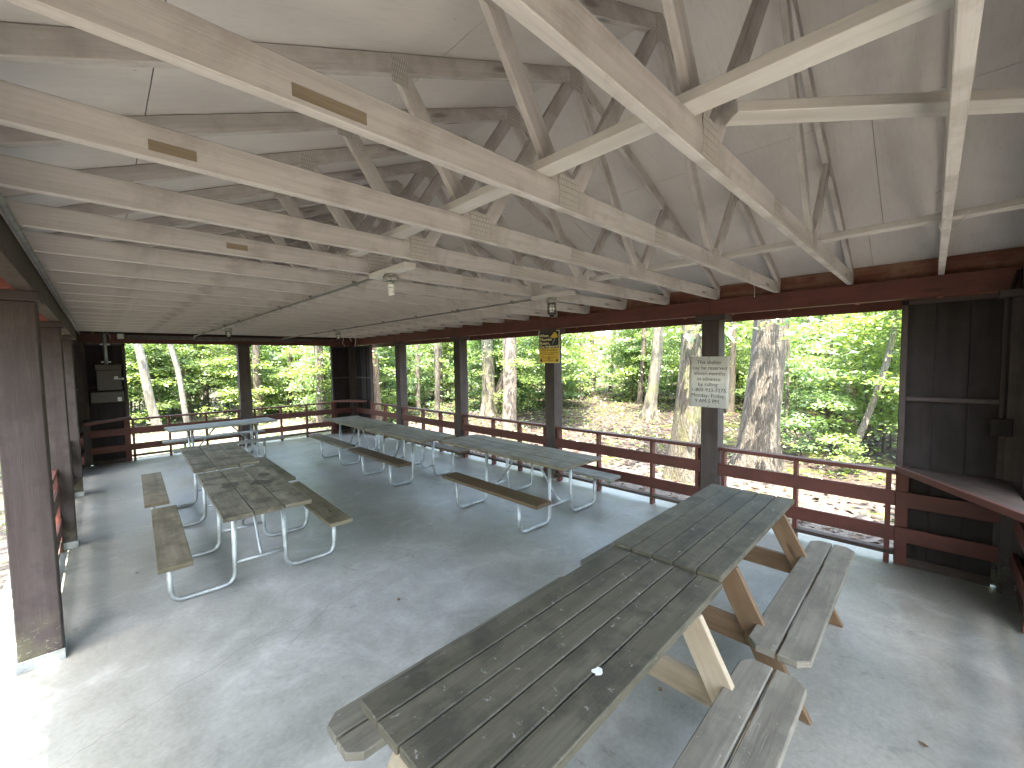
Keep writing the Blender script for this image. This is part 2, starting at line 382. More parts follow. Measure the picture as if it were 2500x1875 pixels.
# one roof truss, then copies
def node(xq): return (xq, ZCT - .01)
def make_truss():
    t = .038
    b = MB()
    b.xz([(-.085, ZC), (W + .085, ZC), (W + .085, ZCT), (-.085, ZCT)], -t, 0)
    for sgn in (0, 1):
        f = (lambda x: x) if sgn == 0 else (lambda x: W - x)
        x0, x1 = -.10, W / 2 - .0006; d = .092 / cosr
        b.xz([(f(x0), zd(x0) - .003 - (0 if True else 0)), (f(x1), zd(x1) - .003), (f(x1), zd(x1) - d), (f(x0 + .07), ZCT + .001), (f(x0), ZCT + .001)], -t + .001, -.001)
    tr = b.build('roof_truss', 'white_wood', shel, .003)
    pk = zd(W / 2) - .06
    for sgn in (0, 1):
        f = (lambda x: x) if sgn == 0 else (lambda x: W - x)
        xq = 1.33
        for (a, c) in (((f(xq), zd(xq) - .07), (f(1.765), ZCT - .03)), ((f(1.845), ZCT - .03), (W / 2 - (.025 if sgn == 0 else -.025), pk - .02))):
            one('web', 'white_wood', tr, lambda b: b.bar((a[0], -t / 2, a[1]), (c[0], -t / 2, c[1]), t - .006, .086, up=(1, 0, .2)), .003)
        one('rafter_tail', 'tail_red', tr, lambda b: b.xz([(f(-.101), zd(-.101) - .003), (f(-.101), zd(-.1) - .10), (f(-.62), zd(-.62) - .10), (f(-.62), zd(-.62) - .003)], -t, 0), .003)
    pt = .0016
    def plate_(x, z, wx, wz):
        b = MB(); fs = b.box(x - wx / 2, x + wx / 2, -t - pt, -t + .0004, z - wz / 2, z + wz / 2)
        for f in fs:
            for lp in f.loops: lp[b.uv].uv = (lp.vert.co.x, lp.vert.co.z)
        b.build('gusset_plate', 'plate', tr)
    plate_(1.80, ZCT - .030, .135, .135); plate_(W - 1.80, ZCT - .030, .135, .135)
    plate_(W / 2, (ZC + ZCT) / 2 + .002, .15, .096); plate_(W / 2, pk - .02, .14, .17)
    for f in (1.33, W - 1.33): plate_(f, zd(1.33) - .085, .085, .12)
    return tr
tr0 = make_truss()
YT = [.051 + .61 * (k - 1) for k in range(0, 19)]
trusses = []
for k, y in enumerate(YT):
    o = tr0 if k == 0 else copy_tree(tr0, shel)
    o.location = (0, y, 0); trusses.append(o)
for k, xa, z, ln in ((2, .75, 2.663, .20), (3, .475, 2.67, .125), (5, .9, 2.68, .11), (8, 3.9, 2.67, .09)):
    y = -.038
    one('bare_wood_patch', 'bare_wood', trusses[k], lambda b: b.box(xa - ln / 2, xa + ln / 2, y - .0012, y + .0002, z - .017, z + .017))
# lateral braces on the bottom chords and a diagonal
for xa in (1.585, 3.79):
    ends = [YG0 + .9, .70, 4.3, 7.95, YB - .15]
    for a, c in zip(ends, ends[1:]):
        one('lateral_brace', 'brace_wood', shel, lambda b: b.box(xa, xa + .089, a + .004, c - .004, ZCT + .002, ZCT + .040), .003)
one('diagonal_brace', 'brace_wood', shel, lambda b: b.bar((1.86, -.03, 2.80), (2.98, -1.10, 2.86), .089, .038), .003)

# eave beams
def beam_x(x0, x1, y0, y1):
    one('eave_beam', 'red_wood' if x0 > 2 else 'brown_wood', shel, lambda b: [b.box(x0, x1, a + .001, c - .001, 2.452, ZC - .001) for a, c in zip((y0, 1.31, 6.23, 8.67), (1.31, 6.23, 8.67, y1))], .004)  # left beam in brown timber: its shade is put into the colour
beam_x(W, W + .085, YF + .002, YB + .0); beam_x(-.085, 0, YF + .002, YB + .0)
for x0, x1 in ((W + .1, W + .12), (-.12, -.1)):
    one('frieze_board', 'red_worn', shel, lambda b: b.box(x0, x1, YG0 + .3, YB + .1, ZC - .08, ZD - .05))
for x0, x1 in ((W + .622, W + .645), (-.645, -.622)):
    one('fascia_board', 'red_wood', shel, lambda b: b.box(x0, x1, YG0, YG1, 2.405, zd(-.622) - .004))
# red-painted eave soffit boards just under the sheathing, outside the frieze
for sgn in (0, 1):
    f = (lambda x: x) if sgn == 0 else (lambda x: W - x)
    b = MB()
    for q in range(4):
        xa, xb = -.615 + q * .123, -.615 + q * .123 + .119
        b.loft([(f(xa), YG0, zd(xa) - .0025), (f(xb), YG0, zd(xb) - .0025), (f(xb), YG0, zd(xb) - .0005), (f(xa), YG0, zd(xa) - .0005)], [(f(xa), YG1, zd(xa) - .0025), (f(xb), YG1, zd(xb) - .0025), (f(xb), YG1, zd(xb) - .0005), (f(xa), YG1, zd(xa) - .0005)])
    b.build('soffit_boards', 'soffit_red', shel)
# end beams + gable walls
one('end_beam', 'red_wood', shel, lambda b: b.box(-.085, W + .085, YB + .002, YB + .087, 2.44, ZC - .002), .004)
one('end_beam', 'brown_wood', shel, lambda b: b.box(-.085, W + .085, YF - .087, YF - .002, 2.44, ZC - .002), .004)
for y0, y1 in ((YB + .09, YB + .11), (YF - .11, YF - .09)):
    def gab(b):
        n = 36
        for q in range(n):
            xa, xb = -.1 + (W + .2) * q / n + .001, -.1 + (W + .2) * (q + 1) / n - .001
            za, zb = zd(xa) - .005, zd(xb) - .005
            if xa < W / 2 < xb: za = zb = min(za, zb)
            b.loft([(xa, y0, 2.6), (xb, y0, 2.6), (xb, y0, zb), (xa, y0, za)], [(xa, y1, 2.6), (xb, y1, 2.6), (xb, y1, zb), (xa, y1, za)])
    one('gable_boards', 'panel_wood' if y0 > 5 else 'deck', shel, gab)

# posts
def post(cx, cy, sx=.2, sy=.195, base=None, inner=1):
    p = one('post', 'post_wood', shel, lambda b: b.box(cx - sx / 2, cx + sx / 2, cy - sy / 2, cy + sy / 2, .045 if base else .0, 2.392), .006)
    one('post_cap', 'post_wood', p, lambda b: b.box(cx - sx / 2 - .022, cx + sx / 2 + .022, cy - .17, cy + .17, 2.393, 2.451), .004)
    if base == 'plate':
        one('base_plate', 'galv', p, lambda b: [b.box(cx - sx / 2 - .008, cx + sx / 2 + .008, cy - sy / 2 - .008, cy + sy / 2 + .008, 0.0, .044), b.box(cx - sx / 2 - .01, cx + sx / 2 + .01, cy - sy / 2 - .013, cy - sy / 2 - .008, .0, .075)], .002)
    elif base:
        one('base_block', 'concrete', p, lambda b: b.box(cx - sx / 2 - .015, cx + sx / 2 + .03, cy - sy / 2 - .02, cy + sy / 2 + .02, 0.0, .044), .006)
    return p
for cy in (1.312, 3.795, 6.235, 8.60): post(W + .101, cy, base='block')
for cy in (1.19, 3.634, 6.09, 8.64): post(-.106, cy, base='plate')
post(2.755, YB + .101, .245, .2); post(2.755, YF - .101, .245, .2)
for cx, cy in ((W + .06, YB + .06), (-.06, YB + .06), (W + .06, YF - .06), (-.06, YF - .06)): post(cx, cy, .21, .21)

# railings: one per bay
def railing(p0, p1, out, bals, z=.89):
    """p0,p1: ends on the inner wall line; out: outward unit normal"""
    p0, p1, o = Vector((*p0, 0)), Vector((*p1, 0)), Vector((*out, 0))
    def seg(b, off, w, z0, z1, e0=0, e1=0):
        d = (p1 - p0).normalized()
        b.bar(p0 + d * e0 + o * off + Vector((0, 0, (z0 + z1) / 2)), p1 - d * e1 + o * off + Vector((0, 0, (z0 + z1) / 2)), w, z1 - z0)
    r = one('railing', 'red_wood', shel, lambda b: seg(b, .068, .095, .85, .888), .004)
    one('rail_board', 'red_wood', r, lambda b: seg(b, .028, .03, .56, .70), .003)
    one('rail_board', 'red_wood', r, lambda b: seg(b, .028, .03, .23, .365), .003)
    one('bottom_rail', 'brown_wood', r, lambda b: seg(b, .068, .085, .09, .128, .002, .002), .003)
    L = (p1 - p0).length; d = (p1 - p0).normalized()
    for f in bals:
        c = p0 + d * f + o * .064
        one('baluster', 'red_wood', r, lambda b: [b.bar(c + Vector((0, 0, .1285)), c + Vector((0, 0, .8495)), .038 if abs(o.y) > .5 else .085, .085 if abs(o.y) > .5 else .038, up=(0, 1, 0)), b.bar(c + Vector((0, 0, .002)), c + Vector((0, 0, .0895)), .04 if abs(o.y) > .5 else .09, .09 if abs(o.y) > .5 else .04, up=(0, 1, 0))] if 0 < f < L else 0, .003)
X1 = (1, 0)
# right side (measured balusters)
railing((W, -.34), (W, 1.21), X1, (.05, .78, 1.50))
railing((W, 1.415), (W, 3.695), X1, (.05, .645, 1.49, 2.23))
railing((W, 3.895), (W, 6.135), X1, (.05, .65, 1.34, 2.19))
railing((W, 6.335), (W, 8.50), X1, (.05, .60, 1.29, 2.11))
railing((W, 8.70), (W, 10.10), X1, (.05, .70, 1.35))
# left side: open by the first bays
railing((-.085, 3.735), (-.085, 5.99), (-1, 0), (.05, .77, 1.5, 2.2)); railing((-.085, 6.19), (-.085, 8.54), (-1, 0), (.05, .8, 1.55, 2.3)); railing((-.085, 8.74), (-.085, 10.1), (-1, 0), (.05, .7, 1.31))
# ends
railing((.66, YB), (2.63, YB), (0, 1), (.045, .63, 1.29, 1.925)); railing((2.88, YB), (4.83, YB), (0, 1), (.045, .63, 1.25, 1.905))
railing((2.88, YF), (4.80, YF), (0, -1), (.05, .65, 1.3, 1.87))

# closed corner panels: siding boards, studs, girt; plus board ends running across them
def panel(p0, p1, out):
    p0, p1, o = Vector((*p0, 0)), Vector((*p1, 0)), Vector((*out, 0)); d = (p1 - p0).normalized(); L = (p1 - p0).length
    Z = Vector((0, 0, 1))
    def sid(b):
        n = max(3, round(L / .19))
        for q in range(n):
            a, c = L * q / n - .003, L * (q + 1) / n + .003
            m_ = p0 + d * (a + c) / 2 + o * (.101 + .021 * (q % 2))
            b.bar(m_ + Z * .02, m_ + Z * 2.44, c - a, .02, up=o)
    pn = one('corner_panel', 'panel_wood', shel, sid, .002)
    for f in (.022, L - .022):
        one('stud', 'post_wood', pn, lambda b: b.bar(p0 + d * f + o * .068 + Z * .022, p0 + d * f + o * .068 + Z * 2.40, .042, .040, up=o), .003)
    for z0, z1, nm, mt in ((1.535, 1.572, 'girt', 'post_wood'), (2.402, 2.438, 'girt', 'post_wood'), (.003, .085, 'sill', 'brown_wood')):
        one(nm, mt, pn, lambda b: b.bar(p0 + d * .045 + o * .068 + Z * (z0 + z1) / 2, p1 - d * .045 + o * .068 + Z * (z0 + z1) / 2, .042, z1 - z0), .003)
    for z0, z1 in ((.56, .70), (.23, .365)):
        one('rail_board', 'red_wood', pn, lambda b: b.bar(p0 + d * .003 + o * .028 + Z * (z0 + z1) / 2, p1 + o * .028 + Z * (z0 + z1) / 2, .03, z1 - z0), .003)
    one('trim_post', 'red_wood', pn, lambda b: b.bar(p0 + d * .045 + o * .058 + Z * .003, p0 + d * .045 + o * .058 + Z * .93, .088, .026, up=o), .003)
    return pn
panel((W, -.34), (W, -.985), X1); panel((W, 10.10), (W, 11.06), X1)
panel((0, 10.10), (0, 11.06), (-1, 0)); panel((0, -.34), (0, -.985), (-1, 0))
panel((.66, YB), (.04, YB), (0, 1)); panel((4.83, YB), (W - .04, YB), (0, 1))
panel((4.80, YF), (W - .05, YF), (0, -1))
# triangular corner shelves
def shelf(pts, front):
    s = one('corner_shelf', 'brown_wood', shel, lambda b: b.xy(pts, .905, .935), .003)
    a, c = Vector((*front[0], .915)), Vector((*front[1], .915))
    one('shelf_lip', 'red_wood', s, lambda b: b.bar(a, c, .03, .055), .004)
shelf([(W - .001, -.36), (W - .001, YF + .003), (4.33, YF + .003)], ((W - .012, -.345), (4.31, YF + .012)))
shelf([(.001, 10.35), (.001, YB - .003), (.66, YB - .003)], ((.012, 10.33), (.68, YB - .012)))
shelf([(W - .001, 10.30), (W - .001, YB - .003), (4.82, YB - .003)], ((W - .012, 10.28), (4.80, YB - .012)))

# ================================================================ SERVICES
def bulb_spiral(b, c, r, z0, z1, turns=3.5, rt=.006):
    n = int(turns * 14); b.tube([(c[0] + r * math.cos(i * .4488), c[1] + r * math.sin(i * .4488), z0 + (z1 - z0) * i / n) for i in range(n + 1)], rt, 7)
def lamp(x, y, z, label, caged, board=None):
    t = empty('ceiling_lamp', (x, y, z)); tag(t, label, 'lamp', 'lamps along the two ceiling conduits')
    L0, L1 = (board or (-.27, .25))
    one('mounting_board', 'brace_wood', t, lambda b: b.box(-.04, .04, L0, L1, .005, .043), .003)
    one('junction_box', 'jbox', t, lambda b: [b.tube([(0, 0, .004), (0, 0, -.012)], .050, 8), b.tube([(0, 0, -.012), (0, 0, -.045)], .057, 8)], .003)
    one('lamp_socket', 'jbox', t, lambda b: b.cyl((0, 0), .024, -.066, -.045))
    if caged:
        one('bulb', 'bulb', t, lambda b: b.tube([(0, 0, -.066), (0, 0, -.09), (0, 0, -.125), (0, 0, -.142)], .03, 12, rads=[.020, .028, .027, .012]))
        def cage(b):
            for q in range(8):
                a = q * math.pi / 4; ca, sa = math.cos(a), math.sin(a)
                b.tube([(.042 * ca, .042 * sa, -.046), (.043 * ca, .043 * sa, -.15), (.024 * ca, .024 * sa, -.172)], .0026, 5)
            for zz, rr in ((-.06, .0425), (-.093, .043), (-.126, .043), (-.153, .041), (-.172, .024)):
                b.tube([(rr * math.cos(i * .3927), rr * math.sin(i * .3927), zz) for i in range(17)], .0026, 5, cap=False)
            b.cyl((0, 0), .021, -.196, -.173, 8)
        one('wire_cage', 'black_metal', t, cage)
    else:
        def cfl(b):
            b.tube([(0, 0, -.062), (0, 0, -.070), (0, 0, -.086)], .02, 14, rads=[.015, .022, .024])
            bulb_spiral(b, (0, 0), .0155, -.090, -.142, 3.6, .0068)
        one('spiral_bulb', 'bulb', t, cfl)
    return t
lamp(1.775, 2.19, 2.585, 'bare spiral bulb lamp hanging from a paint splattered ceiling box', False, (-.27, .25))
lamp(3.56, 2.19, 2.585, 'caged lamp on the right hand conduit, nearest the camera', True)
lamp(1.85, 7.85, 2.585, 'caged lamp on the left hand conduit, far from the camera', True)
lamp(3.66, 7.75, 2.585, 'caged lamp with loose wires hanging beside it, in the far right corner', True)
def conduit(x, ya, yb, label):
    c = one('conduit', 'conduit', None, lambda b: [b.tube([(x, ya, 2.60), (x, yb - .25, 2.60), (x + .02, yb - .06, 2.56), (x + .05, yb - .02, 2.53), (x + (.6 if x < 3 else .3), yb - .02, 2.525)], .0105, 8, .06)])
    tag(c, label, 'conduit')
    for k in range(9):
        yy = ya + .5 + k * (yb - ya - 1) / 8
        one('clamp', 'conduit', c, lambda b: [b.tube([(x, yy - .022, 2.60), (x, yy + .022, 2.60)], .0155, 8), b.box(x - .03, x - .005, yy - .009, yy + .009, 2.606, 2.622)])
    return c
conduit(1.775, 2.25, YB, 'long grey conduit under the trusses leading to the bare bulb lamp')
conduit(3.56, 2.25, YB, 'long grey conduit under the trusses on the right, ending at the caged lamp')
t = one('conduit', 'conduit', None, lambda b: [b.tube([(.62, YB - .02 - q * .0, z), (4.9 - q * .6, YB - .02, z - .012)], .009, 8) for q, z in enumerate((2.60, 2.575, 2.55))])
tag(t, 'three thin grey pipes side by side along the top of the back wall', 'conduit')
t = one('conduit', 'conduit', None, lambda b: [b.tube([(.03, -.9, 2.606), (.03, 8.2, 2.606), (.03, 10.5, 2.606), (.03, 11.0, 2.60)], .013, 8)])
tag(t, 'grey pipe running along the truss ends on the left eave', 'conduit')
# electrical gear on the back left panel
t = empty('electrical_panel', (.395, YB - .005, 1.5)); tag(t, 'brown steel breaker box with silver latch on the dark corner wall', 'electrical box')
one('cabinet', 'panelbox', t, lambda b: [b.box(-.18, .18, -.14, 0, 0, .5), b.box(-.19, .19, -.155, .0, .40, .515)], .006)
one('cover', 'panelbox', t, lambda b: b.box(-.165, .165, -.150, -.142, .015, .395), .003)
one('latch', 'galv', t, lambda b: [b.box(.06, .20, -.17, -.151, .215, .235), b.box(.075, .13, -.165, -.151, .237, .275), b.box(.19, .215, -.16, -.10, .20, .25)], .002)
t = one('conduit', 'galv', None, lambda b: [b.tube([(.37, YB - .045, 2.015), (.37, YB - .045, 2.63)], .031, 12), b.box(.30, .44, YB - .06, YB - .012, 2.40, 2.43), b.box(.30, .44, YB - .06, YB - .012, 2.05, 2.08), b.tube([(.41, YB - .03, 2.64), (.45, YB - .03, 2.60), (.455, YB - .03, 2.52)], .008, 8)])
tag(t, 'thick shiny vertical pipe rising from the brown breaker box', 'conduit')
t = empty('electrical_panel', (.36, YB - .005, 1.255)); tag(t, 'low wide dark box with a small outlet, mounted under the breaker box', 'electrical box')
one('cabinet', 'panelbox', t, lambda b: b.box(-.24, .24, -.12, 0, 0, .215), .005)
one('outlet', 'greybox', t, lambda b: b.box(.135, .20, -.14, -.121, .02, .10), .004)
t = empty('electrical_panel', (.605, YB - .005, 2.53)); tag(t, 'small grey junction box at the top left of the back opening', 'electrical box')
one('cabinet', 'greybox', t, lambda b: b.box(-.05, .05, -.07, 0, 0, .1), .004)
one('cover', 'greybox', t, lambda b: b.box(-.045, .045, -.075, -.0705, .005, .095))
t = empty('outlet_box', (W + .0, -.99, 1.36)); tag(t, 'dark outlet box with a thin pipe on the front right corner post', 'outlet')
one('cabinet', 'panel_wood', t, lambda b: b.box(-.06, -.002, -.02, .10, -.07, .07), .005)
one('pipe', 'panel_wood', t, lambda b: b.tube([(-.02, .02, .07), (-.02, .02, 1.07), (-.02, -.01, 1.24)], .012, 8))
t = one('loose_wire', 'cable', None, lambda b: [b.tube([(3.70, 7.75, 2.55), (3.76, 7.74, 2.44), (3.74, 7.76, 2.36), (3.79, 7.75, 2.30)], .004, 6), b.tube([(3.80, 7.72, 2.57), (3.86, 7.74, 2.49), (3.92, 7.72, 2.40)], .004, 6), b.tube([(4.0, 7.9, 2.55), (4.25, 8.3, 2.53), (4.35, 8.5, 2.45), (4.35, 8.55, 2.33)], .005, 6)])
tag(t, 'pale loose wires dangling beside the far right caged lamp', 'wire')
t = one('loose_wire', 'cable', None, lambda b: [b.tube([(4.52, .62, 2.625), (4.53, .61, 2.58), (4.50, .60, 2.55), (4.53, .61, 2.50)], .002, 5), b.tube([(4.50, .62, 2.626), (4.54, .6, 2.612), (4.56, .62, 2.63)], .002, 5)])
tag(t, 'short frayed string hanging from a truss above the white sign', 'wire')

# ================================================================ SIGNS
def text_mesh(lines, mat, parent, size, bold=0.0, depth=.0006, align='CENTER', name='lettering'):
    """lines: (text, x, y, size_factor[, width]) in sign space: x right, y up, facing -X"""
    bmx = bmesh.new()
    for ln in lines:
        body, x, y, sf = ln[:4]
        cu = bpy.data.curves.new('lettering', 'FONT'); cu.body = body; cu.size = size * sf; cu.offset = bold * sf; cu.extrude = depth
        cu.align_x = ln[5] if len(ln) > 5 else align; cu.resolution_u = 3
        o = bpy.data.objects.new('lettering', cu); COL.objects.link(o)
        me = bpy.data.meshes.new_from_object(o.evaluated_get(bpy.context.evaluated_depsgraph_get()))
        if len(ln) > 4 and ln[4]:
            xs = [v.co.x for v in me.vertices]; wd = max(xs) - min(xs); k = ln[4] / wd
            for v in me.vertices: v.co.x *= k
        for v in me.vertices: v.co = Vector((-v.co.z, -(v.co.x + x), v.co.y + y))
        bmx.from_mesh(me); COL.objects.unlink(o); bpy.data.objects.remove(o); bpy.data.curves.remove(cu); bpy.data.meshes.remove(me)
    me = bpy.data.meshes.new(name); bmx.to_mesh(me); bmx.free(); me.materials.append(M[mat])
    o = bpy.data.objects.new(name, me); COL.objects.link(o); o.parent = parent; return o
# white notice: .455 wide, .605 high; slightly bowed sheet
sg = empty('notice_sign', (W - .014, 1.317, 1.665)); tag(sg, 'white paper notice about reserving the shelter nailed to a post', 'sign')
sg.rotation_euler = (rad(.8), 0, 0)
def bowed(b):
    for q in range(8):
        y0, y1 = -.2275 + .455 * q / 8, -.2275 + .455 * (q + 1) / 8
        f = lambda y: -.010 * ((abs(y) / .2275) ** 3)
        b.loft([(f(y0), y0, -.302), (f(y1), y1, -.302), (f(y1), y1, .302), (f(y0), y0, .302)], [(f(y0) + .0015, y0, -.302), (f(y1) + .0015, y1, -.302), (f(y1) + .0015, y1, .302), (f(y0) + .0015, y0, .302)])
b = MB(); n_ = 12
grid = [[b.bm.verts.new((-.0015 * (abs(-.2275 + .455 * q / n_) / .2275) ** 3 + (.004 if z < 0 else 0) * 0, -.2275 + .455 * q / n_, z)) for z in (-.302, .302)] for q in range(n_ + 1)]
for A, B in zip(grid, grid[1:]):
    f = b.bm.faces.new((A[0], A[1], B[1], B[0])); f.smooth = True
so = b.build('sheet', 'sign_white', sg)
so.modifiers.new('thick', 'SOLIDIFY').thickness = .0015
L_ = [('This shelter', .0, .214, 1, .278), ('may be reserved', .0, .148, 1, .402), ('eleven months', .005, .082, 1, .352), ('in advance', .0, .016, 1, .262), ('by calling', -.010, -.050, 1, .222), ('1-800-933-7275,', .005, -.116, 1, .395), ('Monday- Friday,', -.005, -.182, 1, .385), ('9 AM-5 PM.', -.010, -.248, 1, .285)]
lt = text_mesh(L_, 'ink', sg, .062, -.0004, .0003); lt.location = (-.0030, 0, 0)
for z in (-.288, .288): one('nail', 'jbox', sg, lambda b: b.tube([(-.012, .0, z), (.004, .0, z)], .006, 8))
# thunder sign: .43 wide .515 high
sg = empty('warning_sign', (W - .012, 3.785, 2.165)); tag(sg, 'black and yellow lightning warning sign near the top of a post', 'sign')
one('sign_board', 'sign_cream', sg, lambda b: b.box(-.0, .004, -.215, .215, -.257, .257), .001)
one('black_field', 'sign_black', sg, lambda b: b.box(-.0012, -.0002, -.203, .203, -.020, .246))
one('yellow_field', 'sign_yellow', sg, lambda b: b.box(-.0012, -.0002, -.203, .203, -.248, -.0215))
lt = text_mesh([('When', -.190, .163, 1, .185, 'LEFT'), ('Thunder', -.190, .101, 1, .262, 'LEFT'), ('Roars,', -.190, .043, 1, .205, 'LEFT'), ('Go Indoors!', -.190, -.012, 1, .378, 'LEFT')], 'sign_cream', sg, .060, .0012); lt.location = (-.002, 0, 0)
lt = text_mesh([('STOP all activities.', 0, -.060, 1.35, .33), ('Seek shelter in a substantial building', 0, -.099, .75, .37), ('or hard-topped vehicle.', 0, -.122, .75, .23), ('Wait 30 minutes after storm to', 0, -.165, .75, .30), ('resume activities.', 0, -.188, .75, .18), ('www.weather.gov/safety/lightning', 0, -.222, .62, .23)], 'sign_black', sg, .022, .0002); lt.location = (-.002, 0, 0)
def yz_poly(b, pts, x0=-.0026, x1=-.0013): b.loft([(x0, -px, pz) for px, pz in pts], [(x1, -px, pz) for px, pz in pts])
one('cloud_emblem', 'sign_yellow', sg, lambda b: yz_poly(b, [(.012, .150), (.055, .176), (.085, .205), (.105, .225), (.135, .228), (.158, .212), (.170, .188), (.168, .175), (.196, .166), (.172, .156), (.180, .140), (.045, .140), (.070, .155)]))
one('lightning_emblem', 'sign_white', sg, lambda b: [yz_poly(b, [(.128, .136), (.108, .102), (.115, .102), (.134, .136)]), yz_poly(b, [(.109, .1015), (.088, .088), (.118, .096), (.120, .1015)]), yz_poly(b, [(.089, .0875), (.078, .028), (.099, .0875)])])
for px in (-.165, .165):
    one('round_emblem', 'sign_black', sg, lambda b: yz_poly(b, [(px + .024 * math.cos(a * .5236), -.213 + (.024 if px < 0 else .017) * math.sin(a * .5236)) for a in range(12)]))
one('rust_mark', 'rust', sg, lambda b: [yz_poly(b, [(-.02, -.17), (.01, -.155), (.03, -.175), (.005, -.185), (.02, -.20), (-.01, -.225), (-.02, -.20), (-.005, -.19)], -.0030, -.0027)])

# ================================================================ TABLES
def metal_table(label, loc, rz, L, wt, offb, wb, frames, Lb=None, bshift=0, mats=('row_wood', 'row_bench'), H=.76, group=None, far_bench=None, hb=.44, nb=3, tilt=0):
    t = empty('picnic_table', loc, rz); tag(t, label, 'picnic table', group or 'steel framed picnic tables')
    Lb = Lb or L
    gap = .009; bw = (wt - gap * (nb - 1)) / nb
    def top(b):
        for q in range(nb):
            x0 = -wt / 2 + q * (bw + gap); j = random.uniform(-.006, .006)
            b.box(x0, x0 + bw, -L / 2 + j, L / 2 + j, H - .038, H)
    one('tabletop', mats[0], t, top, .004)
    for sg_ in (-1, 1):
        mt = mats[1] if (sg_ < 0 or not far_bench) else far_bench
        one('bench', mt, t, lambda b: b.box(sg_ * offb - wb / 2, sg_ * offb + wb / 2, -Lb / 2 + bshift, Lb / 2 + bshift, hb - .038, hb), .004)
    r = .0213; xo, xi = offb + .03, .195
    ysign = [1 if f > (frames[0] + frames[1]) / 2 else -1 for f in frames]
    for f, ys in zip(frames, ysign):
        for sg_ in (-1, 1):
            one('leg', 'galv', t, lambda b: b.tube([(sg_ * xi, f, H - .055), (sg_ * (xi + .012), f, r), (sg_ * xo, f, r), (sg_ * (xo + .002), f, hb - .055)], r, 12, .10))
            one('bench_bracket', 'galv', t, lambda b: b.xz([(sg_ * (offb - wb * .42), hb - .039), (sg_ * (offb + wb * .42), hb - .039), (sg_ * (offb + wb * .34), hb - .062), (sg_ * (offb - wb * .34), hb - .062)], f - .012, f + .012))
        one('top_bracket', 'galv', t, lambda b: b.xz([(-wt * .44, H - .039), (wt * .44, H - .039), (wt * .40, H - .066), (-wt * .40, H - .066)], f - .012, f + .012))
        one('crossbar', 'galv', t, lambda b: b.tube([(-xi - .006, f, .20), (xi + .006, f, .20)], .018, 10))
        mid = (frames[0] + frames[1]) / 2
        yy = f + (mid - f) * .72
        one('brace', 'galv', t, lambda b: b.tube([(0, f, .215), (0, f + (mid - f) * .10, .26), (0, yy, H - .075), (0, yy + (mid - f) * .12, H - .052)], .0135, 10))
    return t
GR = 'steel framed picnic tables'
tL = metal_table('steel framed table in the left row with dark food stains, nearer the camera', (1.262, 4.24, 0), rad(-2.6), 1.83, .66, .625, .215, (-.46, .46), 1.79, .11, ('left_wood', 'left_bench'), group=GR)
for sx, sy, ra, rb_, se in ((-.13, .14, .085, .12, 1), (.12, .02, .10, .10, 2), (.21, .34, .06, .09, 3)):
    rq = random.Random(se)
    def stn(b):
        off = [1 + rq.uniform(-.28, .22) for _ in range(18)]
        for q in range(18):
            pass
        b.xy([(sx + ra * off[q] * math.cos(q * .349), sy + rb_ * off[q] * math.sin(q * .349)) for q in range(18)], .7602, .7606)
    one('food_stain', 'stain', tL, stn)
metal_table('greenish steel framed table end to end behind the stained table on the left', (1.335, 6.26, 0), rad(-2.2), 1.80, .66, .66, .215, (-.46, .46), 1.76, .10, ('left_wood', 'left_bench'), H=.765, group=GR)
metal_table('long steel framed table with brown bench, nearest of the row by the right railing', (4.245, 3.50, 0), rad(-1.2), 2.43, .72, .685, .235, (-.86, .31), 1.74, -.34, ('row_wood', 'row_bench'), group=GR, far_bench='silver_wood')
metal_table('steel framed table in the middle of the three along the right railing', (4.02, 5.84, 0), 0, 1.85, .68, .57, .235, (-.46, .5), 1.75, .02, ('row_wood', 'row_bench'), H=.755, group=GR)
metal_table('greenish steel framed table at the far end of the right hand row', (4.03, 7.78, 0), rad(-1.0), 1.86, .69, .56, .235, (-.46, .5), 1.85, .10, ('row_wood', 'left_bench'), H=.758, group=GR)
metal_table('pale grey topped steel framed table set crosswise along the back railing', (2.03, 9.75, 0), rad(91.5), 1.83, .70, .66, .235, (-.55, .55), None, 0, ('silver_wood', 'silver_wood'), group=GR)

